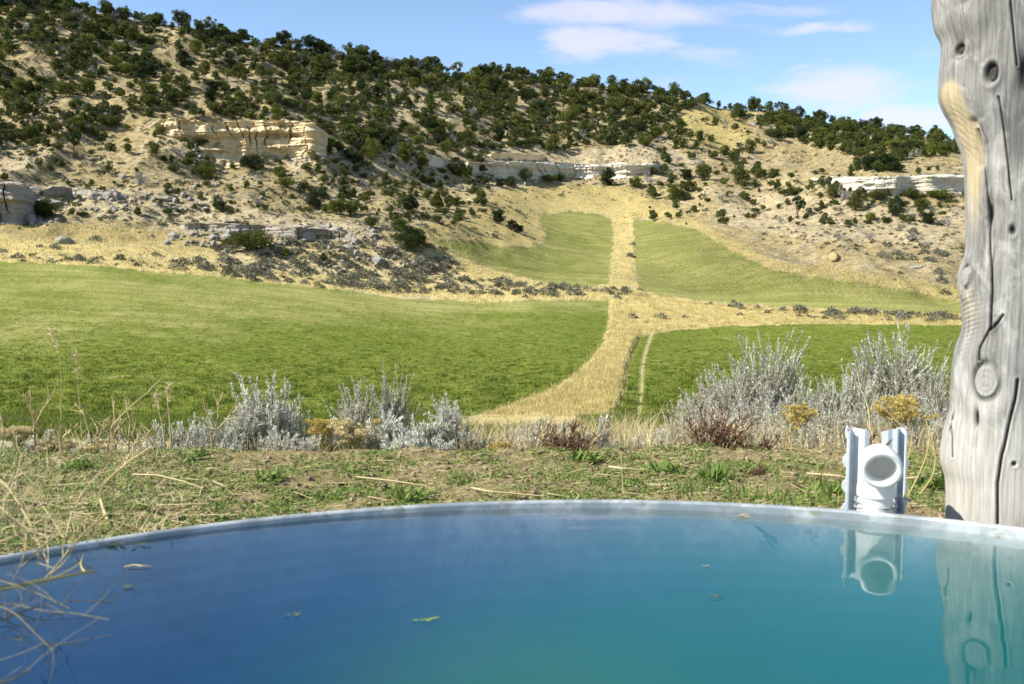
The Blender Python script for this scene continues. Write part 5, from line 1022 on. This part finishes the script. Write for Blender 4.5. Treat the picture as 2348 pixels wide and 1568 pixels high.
def redweed(seed, H, Wd, ns):
    r = np.random.default_rng(seed); st = MB(); bd = MB()
    for k in range(ns):
        ang = r.uniform(0, 6.28); rad = r.random() ** .5; d = unit(np.array([math.cos(ang) * rad * Wd, math.sin(ang) * rad * Wd, H * r.uniform(.45, 1)])); L = math.hypot(H, Wd * rad) * r.uniform(.6, 1)
        P = stem_path(np.array([0, 0, -.02]), d, L, .16, 8, r); st.tube(P, np.linspace(.004, .0015, 8), 3); br = [P]
        for q in range(7):
            p0 = P[r.integers(2, 8)]; P2 = stem_path(p0, unit(d + r.normal(size=3) * .7), L * r.uniform(.12, .3), .2, 5, r); st.tube(P2, [.002, .002, .0018, .0015, .001], 3); br.append(P2)
        for Q_ in br:
            n = 16; u = r.random(n) * (len(Q_) - 1.01); i0 = u.astype(int); B = Q_[i0] + (Q_[i0 + 1] - Q_[i0]) * (u - i0)[:, None]; D = rdir(n, r) * r.uniform(.006, .013, (n, 1)); bd.diamonds(B, D, unit(np.cross(D, rdir(n, r))) * .003)
    return st.mesh('stems'), bd.mesh('seeds')
for k, (x, yt, Y, hw, ns, lab) in enumerate([(1640, 935, 5.2, 84, 46, 'large red brown weed in front of the right thicket'), (1745, 1000, 5.05, 60, 26, 'sprawling dark red weed right of the large one'), (1300, 965, 5.15, 68, 40, 'smaller red brown weed in golden grass'), (1725, 1068, 4.42, 40, 16, 'low reddish weed on the soil of the bank'), (1985, 995, 5.1, 40, 14, 'thin red stems left of the steel uprights')]):
    b = base_at(x, Y); H = max(pt(x, yt, Y)[2] - b[2], .05); a1, a2 = redweed(2400 + k, H, hw * K * Y / F, ns); put('red_weed', (('stems', a1, M['redweed']), ('seeds', a2, M['redweed'])), lab, 'weed', b, 0)

def drystalk(seed, H, nb, spread=.5):
    """dead mustard: one stalk forking into thin curved arms"""
    r = np.random.default_rng(seed); mb = MB()
    def go(p, d, L, rad, lev):
        P = stem_path(p, d, L, .22, 7, r); mb.tube(P, np.linspace(rad, rad * .6, 7), 4)
        if lev == 0: return
        for q in range(nb): go(P[r.integers(2, 7)], unit(d + r.normal(size=3) * spread + [0, 0, .15]), L * r.uniform(.35, .65), rad * .65, lev - 1)
    go(np.array([0, 0, -.02]), unit(np.array([r.normal() * .12, r.normal() * .12, 1])), H * .72, .0062, 2); return mb.mesh('dry_stalk')
for k, (x, yt, Y, lab) in enumerate([(72, 888, 5.0, 'dry forked stalk left of the tall grass stem'), (210, 880, 5.05, 'dry bushy stalk with long side arms right of the tall grass stem'), (238, 898, 5.1, 'dry stalk leaning behind the bushy one'), (285, 915, 5.1, 'wide armed dry stalk over green meadow'), (262, 940, 5.05, 'short dry stalk between the bushy and the wide armed one'), (305, 960, 5.0, 'small dry stalk right of the wide armed one'), (482, 888, 5.2, 'dry stalk with a feathery top rising from silver sage'), (130, 960, 4.95, 'broken dry stalk below the tall grass stem'), (1245, 935, 5.3, 'dry twiggy stalk above golden grass')]):
    b = base_at(x, Y); H = pt(x, yt, Y)[2] - b[2]; tag(obj('dry_stalk', drystalk(2500 + k, H, 4 if k != 3 else 5, .5 if k not in (1, 3) else .75), M['straw'], None, tuple(b)), lab, 'dry weed')
def grass_stem(pts, Y, seed, head, label, matn='straw', r0=.0028):
    r = np.random.default_rng(seed); P = np.array([pt(a, b, Y + q * .02) for q, (a, b) in enumerate(pts)]); tt = np.linspace(0, 1, len(P)); t2 = np.linspace(0, 1, 16); P = np.stack([np.interp(t2, tt, P[:, k]) for k in range(3)], -1)
    for _k in range(2): P[1:-1] = (P[:-2] + P[2:] + 2 * P[1:-1]) / 4
    st = MB(); o = thing('tall_grass_stem', label, 'grass stem', tuple(P[0])); st.tube(P - P[0], np.linspace(r0, r0 * .4, 16), 4); obj('stem', st.mesh('stem'), M[matn], o)
    if head:
        hb_ = MB(); n = 60; u = r.uniform(.70, 1, n); i0 = np.clip((u * 15).astype(int), 0, 14); B = P[i0] - P[0] + (P[i0 + 1] - P[i0]) * r.random((n, 1)); D = unit(P[-1] - P[-4] + .12 * rdir(n, r)) * r.uniform(.02, .04, (n, 1)); hb_.diamonds(B, D, unit(np.cross(D, rdir(n, r))) * .0028); obj('seed_head', hb_.mesh('seed_head'), M['straw'], o)
grass_stem([(138, 1010), (140, 950), (141, 860), (138, 820), (128, 790), (116, 755)], 4.95, 1, True, 'tallest dry grass stem with a drooping seed head over the meadow')
grass_stem([(188, 1010), (183, 930), (178, 860), (172, 800)], 5.0, 2, True, 'fine dry grass stem right of the tallest one')
grass_stem([(378, 1020), (372, 970), (362, 935), (357, 898)], 5.1, 3, True, 'thick dry straw, left of an upright pair', r0=.005)
grass_stem([(392, 1018), (389, 960), (384, 920), (388, 880)], 5.1, 4, True, 'thick dry straw, right of an upright pair', r0=.005)
grass_stem([(1995, 985), (1990, 930), (1972, 890), (1966, 855)], 5.3, 5, False, 'yellow stalk crossing the thicket above the steel uprights', r0=.004)
grass_stem([(2075, 985), (2040, 950), (2000, 905), (1990, 870)], 5.2, 6, False, 'yellow stalk slanting to the golden flower heads', r0=.004)
grass_stem([(2075, 1150), (2110, 1080), (2125, 1040), (2132, 1000), (2122, 960)], 4.0, 7, False, 'amber stem bending up between pipe and timber post', 'gold', .004)
grass_stem([(2086, 1160), (2135, 1100), (2146, 1060), (2138, 1010), (2128, 975)], 3.95, 8, False, 'outer amber stem curving beside the timber post', 'gold', .004)
grass_stem([(2068, 1120), (2078, 1060), (2092, 1010), (2080, 960)], 4.0, 9, False, 'green yellow stem right behind the steel uprights', 'gold', .004)
grass_stem([(1430, 1142), (1426, 1090), (1423, 1030)], 4.05, 10, False, 'single upright straw on the bank', r0=.003)

# loose grass behind and between the plants
def band(n, x0, x1, Y0, Y1, h0, h1, mat, name, label, dens_=None, wid=.0022, lean=.75):
    x = rng.uniform(x0, x1, n); Y = Y0 + (Y1 - Y0) * rng.random(n) ** 1.4
    if dens_ is not None: k = rng.random(n) < dens_(x); x, Y = x[k], Y[k]
    a = (x * K - 512) / F / math.cos(PITCH) * Y; z = np.maximum(bank_z(a, Y), ground_z(a, Y)); P = np.stack([a, Y, z], -1)
    grass(name, P, rng.uniform(h0, h1, len(P)), wid, 3, .03, lean, mat, label)
band(5600, 1040, 2330, 5.12, 8.6, .08, .33, M['browg'], 'dry_grass', 'pale dry grass behind the plants on the brow', lambda x: np.clip(.35 + .6 * np.exp(-((x - 1330) / 220) ** 2) + .3 * (x > 1560), 0, 1))
band(1800, -60, 1060, 5.12, 6.5, .06, .24, M['browg'], 'dry_grass', 'thin dry grass along the brow of the bank', lambda x: .25 + .5 * (np.abs(x - 780) < 350))

# low growth, straw and clods on the trodden bank
def bank_pts(n, x0=-150, x1=2450, Y0=3.0, Y1=5.05):
    Y = rng.uniform(Y0, Y1, n); x = rng.uniform(x0, x1, n); X = (x * K - 512) / F / math.cos(PITCH) * Y; k = np.hypot(X - TC[0], Y - TC[1]) > TR + .05
    X, Y, x = X[k], Y[k], x[k]; return np.stack([X, Y, bank_z(X, Y)], -1), x
P, px = bank_pts(17000); cl = fbm(P[:, 0] / .22, P[:, 1] / .22, oct=3, seed=91) + .25 * (px < 520) + .12 * (P[:, 1] < 4.2); P = P[rng.random(len(P)) < sm(-.34, .3, cl)]; n = len(P) * 7
B = np.repeat(P, 7, 0) + rng.normal(size=(n, 3)) * [.018, .018, .004]; D = unit(rng.normal(size=(n, 3)) * [1, 1, .35] + [0, 0, .38]) * rng.uniform(.008, .024, (n, 1)); gc = MB(); gc.diamonds(B, D, unit(np.cross(D, [0, 0, 1.] + .5 * rng.normal(size=(n, 3)))) * rng.uniform(.0025, .006, (n, 1)))
tag(obj('ground_cover', gc.mesh('ground_cover'), M['weed']), 'tiny green weeds creeping over the bank', None, None, 'stuff')
P, px = bank_pts(5200); sb = MB(); P = P[rng.random(len(P)) < .35 + .5 * (px > 1500) + .4 * (px < 500)]; n = len(P); a = rng.normal(0, .8, n); D = np.stack([np.cos(a), np.sin(a) * .9, rng.normal(0, .10, n)], -1) * rng.gamma(2.2, .026, (n, 1)); Wd = unit(np.cross(D, [0, 0, 1.])) * rng.uniform(.0012, .0034, (n, 1)) + [0, 0, .001]
o_ = np.arange(n)[:, None] * 4; Vv = np.stack([P - D * .5 - Wd, P - D * .5 + Wd, P + D * .5 + Wd * .6, P + D * .5 - Wd * .6], 1); Vv[:, :, 2] = bank_z(Vv[:, :, 0], Vv[:, :, 1]) + rng.uniform(.003, .02, (n, 1)) ; sb.add(Vv.reshape(-1, 3), o_ + np.array([[0, 1, 2, 3]])); tag(obj('straw_litter', sb.mesh('straw_litter'), M['straw']), 'broken straw scattered on the bank', None, None, 'stuff')
P, px = bank_pts(2600, Y0=3.2); bv = boulder(990, 1); v = np.zeros(len(bv.vertices) * 3, np.float32); bv.vertices.foreach_get('co', v); v = v.reshape(-1, 3); bt = np.array([list(p.vertices) for p in bv.polygons]); sc = np.minimum(rng.gamma(1.6, .0038, len(P)), .016)
V_ = (v[None] * sc[:, None, None] * rng.uniform(.6, 1.3, (len(P), 1, 3)) * np.sign(rng.normal(size=(len(P), 1, 1))) + P[:, None]).reshape(-1, 3); T_ = (bt[None] + np.arange(len(P))[:, None, None] * len(v)).reshape(-1, 3)
ms_ = Mat('soil_clod', .95, .1); ms_.col(ms_.ramp(ms_.noise(6, 4), (.3, (.10, .068, .04)), (.7, (.30, .225, .14)))); tag(obj('soil_clods', mesh('soil_clods', V_, None, T_), ms_.m), 'crumbs of dry soil on the bank', None, None, 'stuff')
P, px = bank_pts(110, -120, 330, 3.2, 5.0); grass('bank_grass', P, rng.uniform(.02, .09, len(P)), .0030, 7, .03, .8, M['weed'], 'green grass on the bank beside the near dry weeds')
P, px = bank_pts(260, -120, 400, 3.0, 5.0); grass('bank_straw', P, rng.uniform(.02, .10, len(P)), .0018, 6, .05, 2.4, M['straw'], 'bleached grass on the bank beside the near dry weeds')
P, px = bank_pts(90, 1560, 2160, 3.3, 4.6); grass('bank_grass', P, rng.uniform(.04, .13, len(P)), .0035, 8, .03, .8, M['weed'], 'green tufts around the pipe and posts')
for k, (x, y, lab) in enumerate([(1640, 1100, 'leafy green weed left of the steel uprights'), (1900, 1135, 'dark green weed at the rim beside the steel uprights'), (1530, 1090, 'small green weed on the middle of the bank'), (1340, 1055, 'green weed rosette near the brow'), (440, 1050, 'green weed near the brow left of the sagebrush'), (620, 1100, 'green weed patch on the bank'), (930, 1145, 'bright green weed just behind the tank rim'), (190, 1070, 'green weed among bleached grass'), (2140, 1120, 'green weed at the foot of the timber post')]):
    e = ray(x, y)[1]; Y = (HC - GB) / -e; X = ray(x, y)[0] * Y; r = np.random.default_rng(2600 + k); n = 70; B = np.clip(r.normal(size=(n, 3)), -1.3, 1.3) * [.04, .04, 0] + [0, 0, .005]; D = unit(r.normal(size=(n, 3)) * [1, 1, .5] + [0, 0, .7]) * r.uniform(.03, .08, (n, 1)); mb = MB(); mb.diamonds(B, D, unit(np.cross(D, [0, 0, 1.])) * r.uniform(.006, .012, (n, 1)))
    tag(obj('green_weed', mb.mesh('green_weed'), M['weed'], None, (X, Y, float(bank_z(np.array([X]), np.array([Y]))[0]))), lab, 'weed')
def lying(pts, rad, lab, mat='straw', twigs=0, seed=0):
    P = []
    for a, b, up in pts:
        e = ray(a, b); Y = (HC - GB - up) / -e[1]; P.append([e[0] * Y, Y, GB + up])
    P = np.array(P); t2 = np.linspace(0, 1, 14); P = np.stack([np.interp(t2, np.linspace(0, 1, len(P)), P[:, k]) for k in range(3)], -1); mb = MB(); mb.tube(P - P[0], np.linspace(rad, rad * .6, 14), 5); r = np.random.default_rng(seed)
    for q in range(twigs):
        i0 = r.integers(3, 14); d = unit(P[-1] - P[0] + r.normal(size=3) * .5 * np.linalg.norm(P[-1] - P[0])); mb.tube(stem_path(P[i0] - P[0], d, r.uniform(.06, .16), .2, 5, r), [rad * .6, rad * .55, rad * .5, rad * .4, rad * .3], 4)
    tag(obj('dry_straw', mb.mesh('dry_straw'), M[mat], None, tuple(P[0])), lab, 'dry stem')
lying([(304, 1087, .04), (363, 1089, .05), (420, 1103, .04), (466, 1119, .02)], .0045, 'long bent straw lying on the bank left of the green patch')
lying([(489, 1103, .03), (510, 1112, .03), (537, 1134, .02)], .003, 'small forked straw lying on the green patch', 'straw', 5, 3)
lying([(246, 1192, .02), (236, 1165, .03), (229, 1140, .05), (233, 1115, .10), (262, 1085, .18), (300, 1055, .26), (350, 1022, .34)], .006, 'big pale forked stalk standing askew on the bank', 'straw', 9, 4)
lying([(818, 1093, .03), (900, 1102, .03), (979, 1114, .02)], .0045, 'long straight straw in the middle of the bank')
lying([(1081, 1118, .02), (1120, 1126, .03), (1247, 1137, .02)], .005, 'long pale straw close to the tank rim')
lying([(1396, 1070, .03), (1430, 1074, .03), (1476, 1077, .02)], .007, 'bleached stick lying below the slim sage shoot')
lying([(1850, 1085, .03), (1920, 1090, .05), (1990, 1105, .03)], .005, 'yellow straw left of the steel uprights')
lying([(1990, 1100, .02), (2100, 1095, .04), (2150, 1090, .03)], .006, 'straw behind the pipe reaching the timber post')

# ------------------------------------------------------------------ dry weeds hanging over the water close by, floating bits
def nearweed(mains, seed, label, nb=4, matn='straw', r0=.004):
    r = np.random.default_rng(seed); mb = MB(); o0 = None
    for pts in mains:
        P = np.array([pt(a, b, Y) for a, b, Y in pts]); t2 = np.linspace(0, 1, 18); P = np.stack([np.interp(t2, np.linspace(0, 1, len(P)), P[:, k]) for k in range(3)], -1)
        for _k in range(3): P[1:-1] = (P[:-2] + P[2:] + 2 * P[1:-1]) / 4
        P[:, 2] = np.maximum(P[:, 2], .006)
        if o0 is None: o0 = P[0].copy()
        mb.tube(P - o0, np.linspace(r0, r0 * .45, 18), 5)
        for q in range(nb):
            i0 = r.integers(4, 18); d = unit(P[min(i0 + 1, 17)] - P[max(i0 - 2, 0)] + r.normal(size=3) * [.6, .6, .4]); P2 = stem_path(P[i0], d, r.uniform(.04, .13), .3, 7, r); P2[:, 2] = np.maximum(P2[:, 2], .004); mb.tube(P2 - o0, np.linspace(r0 * .5, r0 * .22, 7), 4)
            if r.random() < .6: P3 = stem_path(P2[4], unit(d + r.normal(size=3) * .7), r.uniform(.04, .12), .3, 5, r); P3[:, 2] = np.maximum(P3[:, 2], .004); mb.tube(P3 - o0, np.linspace(r0 * .3, r0 * .15, 5), 3)
    return tag(obj('dry_weed', mb.mesh('dry_weed'), M[matn], None, tuple(o0)), label, 'dry weed')
nearweed([[(-60, 1120, 2.0), (0, 1160, 1.98), (40, 1197, 1.96), (80, 1222, 1.95), (113, 1228, 1.95)], [(-40, 1150, 1.9), (30, 1190, 1.9), (70, 1230, 1.9), (88, 1265, 1.9)], [(-60, 1085, 2.1), (10, 1100, 2.1), (60, 1180, 2.0), (110, 1290, 1.9)]], 31, 'blurred dry weed drooping over the tank edge', 9, 'straw', .0034)
nearweed([[(250, 1175, 2.0), (205, 1210, 1.95), (171, 1243, 1.9), (140, 1285, 1.86), (103, 1326, 1.82)]], 32, 'curved dry stem dipping from the bank into the water', 4, 'oldstraw', .003)
nearweed([[(-60, 1355, 1.62), (0, 1350, 1.66), (70, 1335, 1.70), (140, 1322, 1.73), (212, 1308, 1.77)]], 33, 'long flat dry blade floating on the water', 1, 'oldstraw', .005)
nearweed([[(-60, 1450, 1.42), (0, 1424, 1.47), (60, 1395, 1.52), (130, 1380, 1.55), (200, 1376, 1.56), (255, 1378, 1.57)], [(-60, 1400, 1.5), (20, 1380, 1.54), (90, 1400, 1.52), (170, 1405, 1.51), (250, 1420, 1.49)], [(-60, 1370, 1.55), (30, 1400, 1.5), (70, 1440, 1.46), (120, 1490, 1.42)], [(0, 1330, 1.66), (60, 1350, 1.62), (110, 1370, 1.58), (160, 1395, 1.54)]], 34, 'tangle of thin dead twigs lying in the water', 7, 'wetwood', .0013)
nearweed([[(-60, 1580, 1.28), (0, 1566, 1.3), (40, 1552, 1.31), (66, 1530, 1.33)]], 35, 'short twig in the water at the picture corner', 3, 'wetwood', .0018)
nearweed([[(-30, 900, 1.9), (5, 960, 1.88), (10, 1010, 1.86), (-20, 1100, 1.9)]], 36, 'blurred pale stem rising at the picture edge', 3, 'straw', .003)
nearweed([[(-60, 1240, 2.2), (0, 1190, 2.25), (50, 1140, 2.3), (110, 1075, 2.35), (140, 1040, 2.35)], [(-60, 1200, 2.2), (10, 1150, 2.3), (40, 1090, 2.35), (50, 1030, 2.4)], [(-60, 1260, 2.2), (20, 1235, 2.2), (100, 1190, 2.25), (190, 1165, 2.3)]], 37, 'pale tangled dry weed on the bank at the picture edge', 10, 'straw', .0026)
nearweed([[(150, 1240, 2.5), (160, 1190, 2.55), (185, 1130, 2.6), (240, 1075, 2.65)], [(150, 1240, 2.5), (120, 1190, 2.55), (90, 1150, 2.6)]], 38, 'forked dry weed between the tank edge and the big pale stalk', 8, 'straw', .0026)
def floater(x, y, L, lab, cat, mat, leafy=True):
    e = ray(x, y); Y = HC / -e[1]; r = np.random.default_rng(int(x)); mb = MB()
    if leafy:
        n = 5; B = r.normal(size=(n, 3)) * [L * .4, L * .3, 0] + [0, 0, .003]; D = np.stack([r.normal(size=n), r.normal(size=n) * .6, r.uniform(.05, .35, n)], -1) * L * .7; mb.diamonds(B, D, unit(np.cross(D, [0, 0, 1.])) * L * .25)
    else: mb.tube(np.array([[-L, 0, .003], [-.3 * L, .004, .006], [.4 * L, 0, .005], [L, .006, .003]]), np.array([.003, .005, .005, .002]) * L * 16, 6)
    tag(obj('floating_leaf' if leafy else 'floating_twig', mb.mesh('floating_leaf' if leafy else 'floating_twig'), mat, None, (e[0] * Y, Y, 0)), lab, cat)
floater(980, 1423, .022, 'green leaf scrap floating in the middle of the tank', 'leaf', M['weed'])
floater(294, 1347, .016, 'yellow green leaf floating near the dead twigs', 'leaf', M['weed'])
floater(265, 1249, .03, 'dark green weed scrap floating by the rim, left one', 'leaf', M['juniper']); floater(325, 1250, .022, 'dark green weed scrap floating by the rim, right one', 'leaf', M['juniper']); floater(543, 1206, .014, 'dark leaf caught on the rim', 'leaf', M['juniper'])
floater(314, 1302, .03, 'short straw floating beyond the yellow green leaf', 'straw', M['straw'], False); floater(1690, 1183, .03, 'tan leaf floating against the far rim', 'leaf', M['straw']); floater(1640, 1372, .016, 'thin brown twig floating toward the pipe reflection', 'twig', M['bark'], False); floater(1620, 1299, .01, 'pale fleck floating before the pipe reflection', 'leaf', M['straw']); floater(676, 1412, .012, 'dark fleck floating on blue water', 'leaf', M['juniper'])
